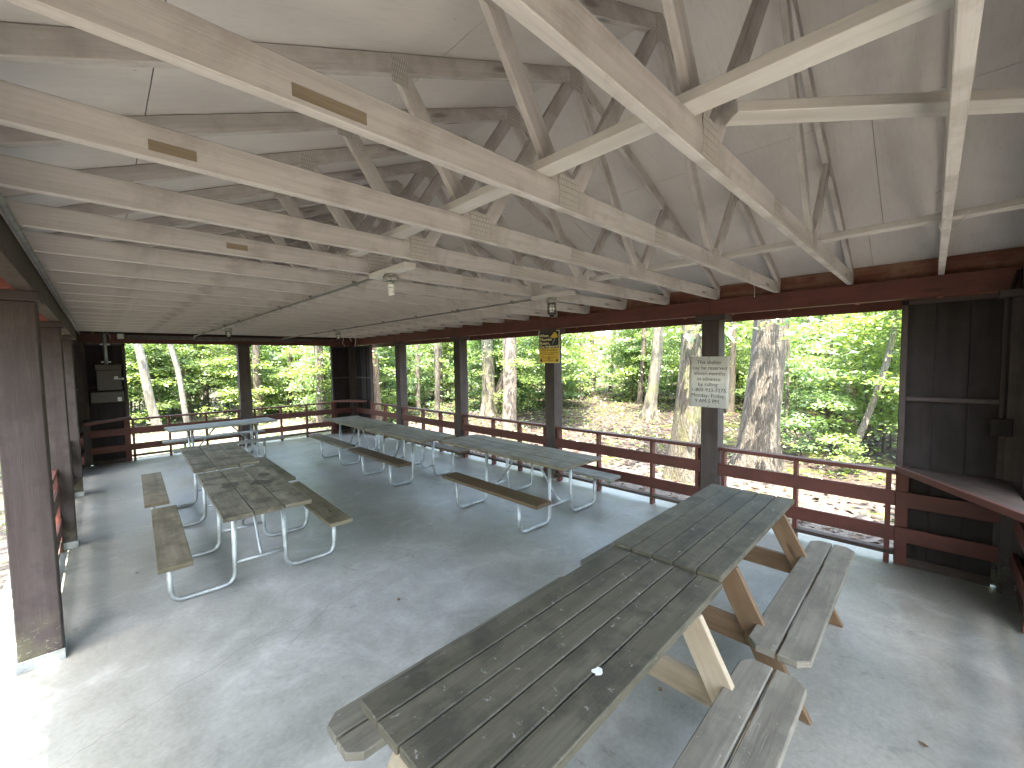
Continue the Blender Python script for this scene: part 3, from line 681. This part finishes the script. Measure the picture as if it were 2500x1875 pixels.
def wood_table(label, x0, x1, yc, H, legs, hb, mats, bx=(0, 0, 0, 0), seed=0):
    t = empty('picnic_table', ((x0 + x1) / 2, yc, 0)); tag(t, label, 'picnic table', 'wooden A frame picnic tables')
    L = x1 - x0; wt = .662; nb = 5; gap = .006; bw = (wt - gap * 4) / 5
    def top(b):
        for q in range(nb):
            y0 = -wt / 2 + q * (bw + gap); j = random.uniform(-.004, .004)
            b.box(-L / 2 + j, L / 2 + j, y0, y0 + bw, H - .037, H)
    one('tabletop', mats[0], t, top, .0045)
    for sg_, (e0, e1) in ((-1, bx[:2]), (1, bx[2:])):
        yb = sg_ * .585
        def ben(b):
            for q in (-1, 1):
                a, c = yb + q * .006, yb + q * .141
                lo, hi = min(a, c), max(a, c); ch = .055; X0, X1 = -L / 2 + e0, L / 2 + e1
                pts = [(X0, lo), (X1, lo), (X1, hi), (X0, hi)]
                if q < 0: pts = [(X0 + ch, lo), (X1 - ch, lo), (X1, lo + ch * .9), (X1, hi), (X0, hi), (X0, lo + ch * .9)]
                else: pts = [(X0, lo), (X1, lo), (X1, hi - ch * .9), (X1 - ch, hi), (X0 + ch, hi), (X0, hi - ch * .9)]
                b.xy(pts, hb - .038, hb)
        one('bench', mats[1], t, ben, .005)
    for lx, mt in legs:
        x = lx - (x0 + x1) / 2
        for sg_ in (-1, 1):
            lg = one('leg', mt, t, lambda b: b.loft([(x - .019, sg_ * .19, H - .039), (x + .019, sg_ * .19, H - .039), (x + .019, sg_ * .335, H - .039), (x - .019, sg_ * .335, H - .039)], [(x - .019, sg_ * .56, 0.002), (x + .019, sg_ * .56, 0.002), (x + .019, sg_ * .71, 0.002), (x - .019, sg_ * .71, .002)]), .003)
            one('bolt', 'galv', lg, lambda b: [b.tube([(x - .026, sg_ * yy, zz), (x + .064, sg_ * yy, zz)], .010, 8) for yy, zz in ((.45, .355), (.50, .315))])
        cs = one('bench_support', mt, t, lambda b: b.xz([(0, 0)] * 0 or [(-.70, hb - .039), (.70, hb - .039), (.70, hb - .10), (.66, hb - .178), (-.66, hb - .178), (-.70, hb - .10)], .0205, .0575), .003)
        cs.rotation_euler = (0, 0, rad(90)); cs.location = (x + .078, 0, 0)
        one('top_cleat', mt, t, lambda b: b.box(x + .0205, x + .0575, -.31, .31, H - .128, H - .0385), .003)
    xs = [l[0] - (x0 + x1) / 2 for l in legs]
    one('brace', legs[0][1], t, lambda b: [b.bar((xs[0] + .06, 0, hb - .11), (xs[0] + .46, 0, H - .06), .038, .085), b.bar((xs[1] - .02, 0, hb - .11), (xs[1] - .44, 0, H - .06), .038, .085)], .003)
    return t
tA = wood_table('dark weathered wooden table nearest the camera with pale unpainted legs', .872, 2.578, .542, .752, ((1.16, 'leg_pale'), (2.27, 'leg_pale')), .43, ('grey_wood', 'bench_wood'), (.0, -.03, .0, -.02))
tB = wood_table('wooden table with brown legs butted against the nearest one, by the right railing', 2.595, 4.318, .560, .768, ((2.86, 'leg_brown'), (3.98, 'leg_brown')), .445, ('grey_wood', 'bench_wood'), (.05, .07, .12, .03))
t = one('loose_wire', 'cable', None, lambda b: [b.tube([(3.28, -.57, 2.63), (3.30, -.55, 2.60), (3.36, -.56, 2.585), (3.43, -.60, 2.60), (3.50, -.63, 2.64), (3.46, -.66, 2.69)], .0022, 5)])
tag(t, 'thin curled string caught on the truss nearest the camera', 'wire')
t = one('wax_spot', 'wax', None, lambda b: b.xy([(1.575 + (.022 + .006 * math.sin(a * 2.3)) * math.cos(a * .628), .335 + (.019 + .006 * math.cos(a * 1.7)) * math.sin(a * .628)) for a in range(10)], .7525, .7555), .001)
tag(t, 'small white dried blob on the top of the nearest wooden table', 'wax spot')

# small litter on the floor
def leaf_obj(x, y, r, rz, label, mat='dead_leaf'):
    b = MB()
    pts = [(r, 0, .004), (.4 * r, .5 * r, .010), (-.4 * r, .42 * r, .004), (-r, 0, .012), (-.4 * r, -.42 * r, .005), (.4 * r, -.5 * r, .003)]
    c = b.bm.verts.new((0, 0, .002)); vs = [b.bm.verts.new(p) for p in pts]
    for i in range(6): b.bm.faces.new((c, vs[i], vs[(i + 1) % 6]))
    o = b.build('dry_leaf', mat, None, 0, (x, y, .002)); o.rotation_euler = (0, 0, rz); o.modifiers.new('s', 'SOLIDIFY').thickness = .001
    tag(o, label, 'leaf'); return o
leaf_obj(1.92, 2.50, .022, .4, 'curled brown leaf alone on the open floor in the middle of the shelter')
leaf_obj(3.10, -.57, .022, 1.0, 'flat brown leaf on the floor right of the near bench')
leaf_obj(2.52, .53, .02, .3, 'tiny dark leaf on the floor under the nearest wooden table')
leaf_obj(.42, 4.72, .022, 2.0, 'tiny dark leaf on the floor left of the stained table')
leaf_obj(3.20, .20, .018, 1.3, 'tiny dark leaf on the floor between the wooden bench and its table')
# cracks in the slab: thin dark slivers
def crack(pts, label):
    b = MB()
    P = []
    for (x0, y0), (x1, y1) in zip(pts, pts[1:]):
        n = 7
        for k in range(n): P.append((x0 + (x1 - x0) * k / n + random.uniform(-.012, .012), y0 + (y1 - y0) * k / n + random.uniform(-.012, .012)))
    P.append(pts[-1])
    rows = []
    for i, (x, y) in enumerate(P):
        wv = .0009 + .0011 * random.random()
        j = min(i, len(P) - 2); dx, dy = P[j + 1][0] - P[j][0], P[j + 1][1] - P[j][1]; l = math.hypot(dx, dy) + 1e-6
        nx, ny = -dy / l, dx / l
        rows.append((b.bm.verts.new((x + nx * wv, y + ny * wv, .0012)), b.bm.verts.new((x - nx * wv, y - ny * wv, .0012))))
    for A, B in zip(rows, rows[1:]): b.bm.faces.new((A[0], A[1], B[1], B[0]))
    o = b.build('floor_crack', 'seam_dark', None); tag(o, kind='structure')
crack([(1.1, 2.55), (1.48, 2.85), (2.22, 3.07), (3.06, 2.87), (3.28, 3.0), (4.0, 3.0)], '')
crack([(.0, 2.42), (.32, 2.57), (1.04, 2.82), (1.52, 2.88)], '')

# ================================================================ OUTSIDE
def gz(x, y):
    d = max(0, max(-.45 - x, x - W - .3, YF - 1 - y, y - YB - .3))
    back = max(0, y - YB - 2)
    return -.10 - .02 * min(d, 3) + .0 * d + .018 * max(0, d - 12) + .10 * max(0, math.sin(x * .35 + 1.3) * math.cos(y * .28)) * min(1, d / 3) + .05 * min(1, d) * math.sin(x * 1.1) * math.sin(y * .9)
b = MB(); N = 130; G = []
def gc(i):
    t_ = (i / N - .5) * 2; return math.copysign(abs(t_) ** 2.2, t_) * 170
for i in range(N + 1):
    G.append([b.bm.verts.new((5 + gc(i), 5 + gc(j), gz(5 + gc(i), 5 + gc(j)) if (abs(gc(i)) < 60 and abs(gc(j)) < 60) else gz(5 + math.copysign(min(60, abs(gc(i))), gc(i)), 5 + math.copysign(min(60, abs(gc(j))), gc(j)))) ) for j in range(N + 1)])
for i in range(N):
    for j in range(N):
        f = b.bm.faces.new((G[i][j], G[i + 1][j], G[i + 1][j + 1], G[i][j + 1])); f.smooth = True
tag(b.build('ground', 'ground', None), kind='structure')

def leaf_quad(bm, p, size, nrm, rnd, mi=0):
    t_ = Vector((rnd.uniform(-1, 1), rnd.uniform(-1, 1), rnd.uniform(-.5, .3)))
    a = (t_ - nrm * t_.dot(nrm))
    if a.length < 1e-3: return
    a.normalize(); c = nrm.cross(a)
    l, w_ = size, size * rnd.uniform(.5, .7)
    mid = p + a * l * .45
    v = [bm.verts.new(p), bm.verts.new(mid + c * w_ * .5 - nrm * .0), bm.verts.new(p + a * l - nrm * l * .22), bm.verts.new(mid - c * w_ * .5)]
    f = bm.faces.new(v); f.material_index = mi; return f
def litter_build(name, n, region, size, mat, seed, zoff=.004, up=.55):
    rnd = random.Random(seed); bm = bmesh.new(); k = 0
    while k < n:
        x, y = region(rnd)
        if -.5 < x < W + .32 and YF - 1 < y < YB + .34: continue
        nrm = Vector((rnd.uniform(-up, up), rnd.uniform(-up, up), 1)).normalized()
        leaf_quad(bm, Vector((x, y, gz(x, y) + zoff + rnd.uniform(0, .02))), size * rnd.uniform(.6, 1.4), nrm, rnd); k += 1
    me = bpy.data.meshes.new(name); bm.to_mesh(me); bm.free(); me.materials.append(M[mat])
    o = bpy.data.objects.new(name, me); COL.objects.link(o); return o
def reg_right(r):
    d = 5.7 + 22 * r.random() ** 1.8; return d, r.uniform(-5, 20)
tag(litter_build('leaf_litter', 17000, reg_right, .10, 'litter', 3), 'brown fallen leaves scattered over the woodland floor', 'leaf litter', kind='stuff')
def reg_back(r): return r.uniform(-8, 16), 11.5 + 16 * r.random() ** 1.4
tag(litter_build('ground_plants', 5200, reg_back, .12, 'leaf_b', 4, .05, .5), 'low green seedlings covering the woodland floor behind the shelter', 'ground cover', kind='stuff')
def reg_r2(r): return 8 + 14 * r.random(), r.uniform(-5, 18)
tag(litter_build('ground_plants', 6500, reg_r2, .10, 'leaf_a', 5, .05, .6), 'sparse green seedlings among the leaves beyond the right railing', 'ground cover', kind='stuff')
def reg_l(r): return -.7 - 6 * r.random(), r.uniform(1, 16)
tag(litter_build('ground_plants', 3000, reg_l, .09, 'leaf_c', 6, .03, .6), 'short green ground cover outside the left posts', 'ground cover', kind='stuff')

# ---- saplings (understory): prototypes then copies
def sapling_mesh(seed, H, Rad, nl, leaf, ls, low):
    rnd = random.Random(seed)
    b = MB(); P = []; x = y = 0
    n = 9
    for i in range(n + 1):
        P.append((x, y, H * i / n - .05)); x += rnd.uniform(-.07, .07); y += rnd.uniform(-.07, .07)
    b.tube(P, .03, 7, rads=[max(.006, .030 * (1 - .8 * i / n)) * (H / 5) for i in range(n + 1)])
    bm = bmesh.new(); branches = []
    nb = 17
    for k in range(nb):
        f = low + (1 - low) * (k + rnd.random()) / nb
        i = min(n - 1, int(f * n)); base = Vector(P[i]).lerp(Vector(P[i + 1]), f * n - i)
        a = rnd.uniform(0, 6.283); ln = Rad * (1.15 - .75 * max(0, f - .35)) * rnd.uniform(.6, 1.15); rise = rnd.uniform(-.05, .42) * ln
        tip = base + Vector((math.cos(a) * ln, math.sin(a) * ln, rise))
        midp = base.lerp(tip, .5) + Vector((0, 0, .12 * ln))
        b.tube([base, midp, tip], .006, 4, rads=[.010, .007, .003]); branches.append((base, midp, tip, a))
    for k in range(nl):
        B = branches[rnd.randrange(nb)]; t_ = rnd.random() ** .6
        p = (1 - t_) ** 2 * B[0] + 2 * t_ * (1 - t_) * B[1] + t_ * t_ * B[2]
        spread = .34 * Rad * (.25 + t_)
        side = rnd.gauss(0, spread * .62); p = p + Vector((-math.sin(B[3]) * side, math.cos(B[3]) * side, rnd.gauss(0, .055) - .12 * abs(side)))
        nrm = Vector((rnd.gauss(0, .38), rnd.gauss(0, .38), 1)).normalized()
        leaf_quad(bm, p, ls * rnd.uniform(.65, 1.25), nrm, rnd)
    tm = bpy.data.meshes.new('trunk'); b.bm.normal_update(); b.bm.to_mesh(tm); b.bm.free(); tm.materials.append(M['twig'])
    cm = bpy.data.meshes.new('crown'); bm.to_mesh(cm); bm.free(); cm.materials.append(M[leaf])
    return tm, cm
PROT = [sapling_mesh(11, 3.9, 1.35, 3300, 'leaf_a', .105, .12), sapling_mesh(12, 4.2, 1.5, 3200, 'leaf_b', .115, .18), sapling_mesh(13, 3.6, 1.25, 2900, 'leaf_c', .10, .08), sapling_mesh(14, 4.5, 1.6, 3300, 'leaf_a', .11, .32), sapling_mesh(15, 2.6, 1.1, 2000, 'leaf_b', .105, .06), sapling_mesh(16, 1.4, .8, 1100, 'leaf_c', .10, .06)]
KIND = ['bright green beech sapling with layered leafy sprays', 'broad blue green maple sapling', 'yellow green bushy sapling', 'tall thin stemmed green sapling', 'short leafy green sapling', 'knee high yellow green bush']
def place_sapling(k, x, y, s, rz, label, group):
    t = empty('sapling', (x, y, gz(x, y) - .02), rz); t.scale = (s, s, s)
    tag(t, label, 'sapling', group)
    for nm, me in zip(('trunk', 'crown'), PROT[k]):
        o = bpy.data.objects.new(nm, me); COL.objects.link(o); o.parent = t
    return t
TRUNKS = []
def keep_clear(x, y, s):
    # open glade seen in the photograph: trodden ground beside the right-hand wall and round the big trunks
    if -2.2 < x < 8.6 and -6 < y < 12.6: return True
    for tx, ty, d in TRUNKS:
        # do not stand in front of a visible trunk
        vx, vy = tx - .26, ty + .55; L = math.hypot(vx, vy); ux, uy = vx / L, vy / L
        px, py = x - .26, y + .55; al = px * ux + py * uy; la = abs(px * uy - py * ux)
        if al < L + .3 and la < d * al / L + .62 * s: return True
    return False

def trunk(name_kind, label, x, y, r, H, mat, lean=(0, 0), flare=1.6, crown=True, seed=0, curve=0, leafm='leaf_a', vine=False, group=None, crown_z=None):
    TRUNKS.append((x, y, r))
    rnd = random.Random(seed + 100); z0 = gz(x, y)
    t = empty(name_kind, (x, y, z0)); tag(t, label, 'tree', group)
    b = MB(); n = 26; seg = 26 if r > .12 else 14; P = []; rr = []
    rings = []
    for i in range(n + 1):
        z = -.15 + (H + .15) * (i / n) ** 1.25
        cx = lean[0] * z / H * 1.0 + curve * math.sin(z * .9) * .5 + .02 * math.sin(z * 2.1 + seed); cy = lean[1] * z / H + curve * math.cos(z * .8 + seed) * .5 - curve * .5 * math.cos(seed) + .02 * math.cos(z * 1.7)
        ring = []
        base_r = r * (1 - .45 * max(0, z) / H) * (1 + (flare - 1) * math.exp(-max(0, z) / (r * 1.6)))
        for k in range(seg):
            a = 6.28318 * k / seg
            rt = base_r * (1 + (flare - 1) * .35 * math.exp(-max(0, z) / (r * 1.3)) * math.sin(a * 5 + seed) + .035 * math.sin(a * 3 + z * 1.3 + seed) + .02 * math.sin(a * 9 + z * 4))
            ring.append(b.bm.verts.new((cx + rt * math.cos(a), cy + rt * math.sin(a), z)))
        rings.append(ring)
    for A, B in zip(rings, rings[1:]):
        for k in range(seg):
            f = b.bm.faces.new((A[k], A[(k + 1) % seg], B[(k + 1) % seg], B[k])); f.smooth = True
    b.bm.faces.new(rings[-1])
    b.build('trunk', mat, t)
    if crown:
        bm = bmesh.new(); cr = min(3.2, 1.0 + r * 7); zc = crown_z or H + .6
        cl = [Vector((lean[0] + rnd.gauss(0, cr * .5), lean[1] + rnd.gauss(0, cr * .5), zc + rnd.gauss(0, cr * .35))) for _ in range(14)]
        lb = MB()
        for c in cl: lb.tube([(lean[0] * .8, lean[1] * .8, H * .8), ((lean[0] + c.x) / 2, (lean[1] + c.y) / 2, H + (c.z - H) * .3), c], .03, 6, rads=[r * .35, r * .18, .01])
        for _ in range(int(2600 if y < -4 or x < -4 else (450 + 600 * r) if r > .15 else 110)):
            c = cl[rnd.randrange(len(cl))]
            p = c + Vector((rnd.gauss(0, .55), rnd.gauss(0, .55), rnd.gauss(0, .3)))
            leaf_quad(bm, p, rnd.uniform(.14, .26), Vector((rnd.gauss(0, .4), rnd.gauss(0, .4), 1)).normalized(), rnd)
        lb.build('limb', mat, t)
        cm = bpy.data.meshes.new('crown'); bm.to_mesh(cm); bm.free(); cm.materials.append(M[leafm])
        o = bpy.data.objects.new('crown', cm); COL.objects.link(o); o.parent = t
    if vine:
        bm = bmesh.new()
        for _ in range(vine[2]):
            z = rnd.uniform(vine[0], vine[1]); a = rnd.uniform(0, 6.283); q = r * (1 - .45 * z / H)
            nr = Vector((math.cos(a), math.sin(a), .25)).normalized()
            leaf_quad(bm, Vector((lean[0] * z / H + nr.x * (q + rnd.uniform(.0, .07)), lean[1] * z / H + nr.y * (q + rnd.uniform(.0, .07)), z)), rnd.uniform(.07, .13), (nr + Vector((rnd.gauss(0, .3), rnd.gauss(0, .3), rnd.gauss(0, .3)))).normalized(), rnd)
        cm = bpy.data.meshes.new('vine'); bm.to_mesh(cm); bm.free(); cm.materials.append(M[vine[3]])
        o = bpy.data.objects.new('vine', cm); COL.objects.link(o); o.parent = t
        vb = MB()
        for q in range(4):
            a0 = rnd.uniform(0, 6.283); pts = []
            for i in range(16):
                z = vine[1] * i / 15; a = a0 + .35 * math.sin(z * 1.3 + q); qq = r * (1 - .45 * z / H) * (1 + .6 * (flare - 1) * math.exp(-z / (r * 1.5))) + .012
                pts.append((lean[0] * z / H + qq * math.cos(a), lean[1] * z / H + qq * math.sin(a), z))
            vb.tube(pts, .014, 6)
        vb.build('vine_stem', mat, t)
    return t
# the trunks one can tell apart
trunk('oak_tree', 'thick leaning oak with deeply ridged grey bark right of the white notice', 9.03, 1.75, .315, 9, 'oak_bark', (.48, -.48), 1.45, seed=1, leafm='leaf_b')
trunk('oak_tree', 'grey trunk with mossy foot partly hidden behind the post with the white notice', 7.25, 2.37, .235, 9, 'grey_bark', (.30, -.36), 1.45, seed=2)
trunk('maple_tree', 'grey trunk with spreading root foot standing in the open glade', 13.86, 6.37, .20, 9, 'grey_bark', (.35, -.75), 1.75, seed=3, leafm='leaf_c')
trunk('maple_tree', 'pale flaky straight trunk with climbing stems, left of the warning sign', 8.98, 8.38, .205, 10, 'pale_bark', (.1, -.1), 1.22, seed=4, vine=(1.2, 3.5, 30, 'leaf_d'))
trunk('maple_tree', 'ivy covered dark trunk beside the pale flaky one', 10.55, 11.1, .24, 10, 'grey_bark', (.0, -.05), 1.5, seed=5, vine=(2.2, 7.5, 900, 'leaf_d'))
trunk('maple_tree', 'slender straight grey trunk between the second and third far posts', 8.9, 12.07, .10, 9, 'grey_bark', (.1, -.1), 1.15, seed=6)
trunk('maple_tree', 'tan peeling trunk with leafy vine right outside the far right corner', 6.35, 11.75, .185, 9, 'tan_bark', (-.05, .0), 1.15, seed=7, vine=(2.0, 4.5, 260, 'leaf_b'))
trunk('sapling_tree', 'thin crooked trunk close to the dark right hand panel', 10.45, .53, .062, 5.5, 'grey_bark', (1.0, -1.05), 1.2, True, 8, .16, 'leaf_b', crown_z=5.6)
trunk('birch_tree', 'mottled white leaning trunk in the left back opening', 1.49, 16.4, .125, 9, 'birch_bark', (-1.2, .2), 1.2, seed=9)
trunk('birch_tree', 'thin pale bent trunk right of the mottled white one', 2.05, 14.6, .075, 7, 'birch_bark', (-.9, .2), 1.15, True, 10, .10)
trunk('maple_tree', 'pale trunk at the right edge of the back opening', 5.42, 13.6, .155, 9, 'pale_bark', (-.1, .0), 1.2, seed=11)
FAR = [(2.6, 19.5), (3.43, 21.2), (4.35, 17.0), (5.9, 18.7), (10.2, 15.4), (18.1, 12.3), (20.1, 12.9), (22.3, 13.2), (17.9, 8.9), (12.4, 16.8), (15.0, 18.0), (21, 5.0), (19.5, 2.4), (24, 8.2), (17.0, 14.8), (13.0, 21), (.3, 20.5), (-1.0, 18.0), (7.4, 22.0), (25.0, 11.0), (16.6, 4.6), (12.0, 1.9), (13.1, 1.35), (11.45, 2.15)]
FL = ['dark slim trunk deep in the wood', 'grey slim trunk deep in the wood', 'thin dark trunk deep in the wood']
for k, (x, y) in enumerate(FAR):
    near = x < 14 and y < 3
    r = random.uniform(.03, .045) if near else random.uniform(.07, .15)
    trunk('forest_tree', FL[k % 3] if not near else 'pole thin dark stem behind the leaning oak', x, y, r, random.uniform(6.5, 9), ('twig', 'grey_bark', 'twig')[k % 3] if not near else 'twig', (random.uniform(-.4, .4), random.uniform(-.4, .4)), 1.2, True, 30 + k, .03, ('leaf_a', 'leaf_b', 'leaf_c')[k % 3], group='slim trunks deep in the wood')
t = one('tree_stump', 'tan_bark', None, lambda b: b.tube([(0, 0, -.1), (.02, 0, .5), (.03, .0, 1.05), (.05, .02, 1.5)], .13, 12, rads=[.17, .14, .135, .12]), 0, (14.4, .95, gz(14.4, .95))); tag(t, 'broken yellowish tree stump behind the thin crooked trunk', 'stump')
t = one('fallen_log', 'twig', None, lambda b: b.tube([(11.15, 10.75, 1.55), (11.0, 10.85, .95), (10.85, 11.0, .35), (10.7, 11.35, -.2)], .16, 12, rads=[.17, .20, .17, .15]), 0); tag(t, 'broken trunk fallen against the ground behind the pale flaky trunk', 'log')

# out-of-view oaks added to keep direct sun off the floor
trunk('oak_tree', 'unseen shade oak added off the front left corner of the shelter', 1.2, -6.4, .30, 8.0, 'oak_bark', (.3, .4), 1.5, seed=61, leafm='leaf_a', crown_z=9.5)
trunk('oak_tree', 'unseen shade oak added off the front right corner of the shelter', 4.6, -5.6, .28, 8.0, 'oak_bark', (-.6, .3), 1.5, seed=62, leafm='leaf_b', crown_z=9.2)
for k_, (x_, y_, l_) in enumerate(((-4.3, .2, 'unseen shade oak added outside the left entry, nearest the front'), (-4.6, 5.2, 'unseen shade oak added outside the middle of the left side'), (-5.0, 10.4, 'unseen shade oak added outside the back left corner'))):  # added on the left to shade the slab and block blue sky
    trunk('oak_tree', l_, x_, y_, .28, 8.0, 'oak_bark', (.3, .2), 1.5, seed=64 + k_, leafm=('leaf_a', 'leaf_b', 'leaf_a')[k_], crown_z=9.3)
rs = random.Random(21); cnt = 0; spots = []
def try_sap(x, y, k, s, lab=None):
    if keep_clear(x, y, s): return False
    for (a, c) in spots:
        if (a - x) ** 2 + (c - y) ** 2 < .40: return False
    spots.append((x, y)); place_sapling(k, x, y, s, rs.uniform(0, 6.28), lab or KIND[k] + ' added in the wood around the shelter to cut skylight', 'saplings in the wood'); return True
tries = 0
while cnt < 255 and tries < 9000:
    tries += 1
    yaw = rad(rs.uniform(-8, 89)); d = 11 + 15 * rs.random() ** 1.15
    x, y = .26 + d * math.sin(yaw), -.55 + d * math.cos(yaw)
    k = rs.choice((0, 0, 1, 1, 2, 3, 3, 4)) if yaw < rad(72) else rs.choice((0, 2, 2, 3, 0))
    if 50 < math.degrees(yaw) < 73 and d < 12.8: continue    # open glade with the root-footed tree
    if 46 < math.degrees(yaw) < 76 and d < 19: k = 3
    if try_sap(x, y, k, rs.uniform(.8, 1.0) * (.8 + .016 * d)): cnt += 1
tries = 0; c2 = 0
while c2 < 70 and tries < 3000:       # bushes filling under the crowns
    tries += 1
    yaw = rad(rs.uniform(-6, 88)); d = 12 + 13 * rs.random()
    x, y = .26 + d * math.sin(yaw), -.55 + d * math.cos(yaw)
    if 50 < math.degrees(yaw) < 73 and d < 15.5: continue
    if try_sap(x, y, 5 if rs.random() < .55 else 4, rs.uniform(.8, 1.3)): c2 += 1
# singled-out foliage near the openings
place_sapling(2, 10.6, -.6, 1.0, 1.0, 'leafy yellow green sapling filling the view beside the dark right hand panel', None)
place_sapling(0, 12.2, .15, 1.0, 2.0, 'bright beech sapling behind the thin crooked trunk', None)
place_sapling(4, 10.9, 1.35, .8, 3.0, 'short sapling just right of the leaning oak', None)
place_sapling(5, 9.6, .55, .55, 3.0, 'small pale leaved seedling at the foot of the leaning oak', None)
place_sapling(2, -1.9, 11.5, 1.0, 0, 'yellow green bush just outside the left posts', None)

# more saplings of the wood, mostly unseen, added to cut the blue skylight
for k in range(30):
    x, y = (rs.uniform(-15, -6.5), rs.uniform(-8, 22)) if k < 20 else (rs.uniform(-4, 14), rs.uniform(-15, -8.5))
    spots.append((x, y)); kk = rs.choice((0, 1, 3)); place_sapling(kk, x, y, rs.uniform(1.1, 1.5), rs.uniform(0, 6.28), KIND[kk] + ' added in the wood around the shelter to cut skylight', 'saplings in the wood')

# oak limb that droops in front of the trunk
oak = [o for o in COL.objects if o.get('label', '').startswith('thick leaning oak')][0]
rnd_ = random.Random(77); lb = MB(); bm_ = bmesh.new()
for (p0, p1, p2, n_) in (((.2, -.3, 3.9), (-1.0, .0, 3.2), (-1.9, .35, 2.55), 260), ((.2, -.3, 3.7), (-.7, -.7, 3.0), (-1.2, -1.1, 2.35), 200), ((.1, -.2, 4.1), (-1.3, .9, 3.5), (-2.2, 1.3, 2.9), 180)):
    A, B, C_ = Vector(p0), Vector(p1), Vector(p2); lb.tube([A, A.lerp(B, .5) + Vector((0, 0, .12)), B, B.lerp(C_, .5) + Vector((0, 0, .06)), C_], .02, 6, rads=[.035, .028, .02, .012, .005])
    for _ in range(n_):
        t_ = rnd_.random() ** .5; p = (1 - t_) ** 2 * A + 2 * t_ * (1 - t_) * B + t_ * t_ * C_ if t_ > .35 else C_.copy()
        p = p + Vector((rnd_.gauss(0, .24), rnd_.gauss(0, .26), rnd_.gauss(0, .09)))
        leaf_quad(bm_, p, rnd_.uniform(.10, .17), Vector((rnd_.gauss(-.2, .35), rnd_.gauss(0, .35), 1)).normalized(), rnd_)
lb.build('limb', 'twig', oak)
cm_ = bpy.data.meshes.new('foliage'); bm_.to_mesh(cm_); bm_.free(); cm_.materials.append(M['leaf_b'])
o_ = bpy.data.objects.new('foliage', cm_); COL.objects.link(o_); o_.parent = oak

# the wood beyond: one mass of leaves
def far_wood():
    rnd = random.Random(5); bm = bmesh.new()
    cl = []
    for _ in range(900):
        yaw = rad(rnd.uniform(-14, 98)); d = 26 + 22 * rnd.random()
        cl.append((Vector((.26 + d * math.sin(yaw), -.55 + d * math.cos(yaw), 0)), rnd.uniform(-.2, 6.5)))
    for _ in range(46000):
        c, z = cl[rnd.randrange(len(cl))]
        p = c + Vector((rnd.gauss(0, 1.1), rnd.gauss(0, 1.1), 0)); p.z = gz(p.x, p.y) + max(0, z + rnd.gauss(0, .5))
        leaf_quad(bm, p, rnd.uniform(.22, .42), Vector((rnd.gauss(0, .5), rnd.gauss(0, .5), 1)).normalized(), rnd)
    me = bpy.data.meshes.new('far_wood'); bm.to_mesh(me); bm.free(); me.materials.append(M['leaf_c'])
    o = bpy.data.objects.new('far_wood', me); COL.objects.link(o)
    tag(o, 'distant mass of sunlit green woodland leaves', 'woodland', kind='stuff')
far_wood()
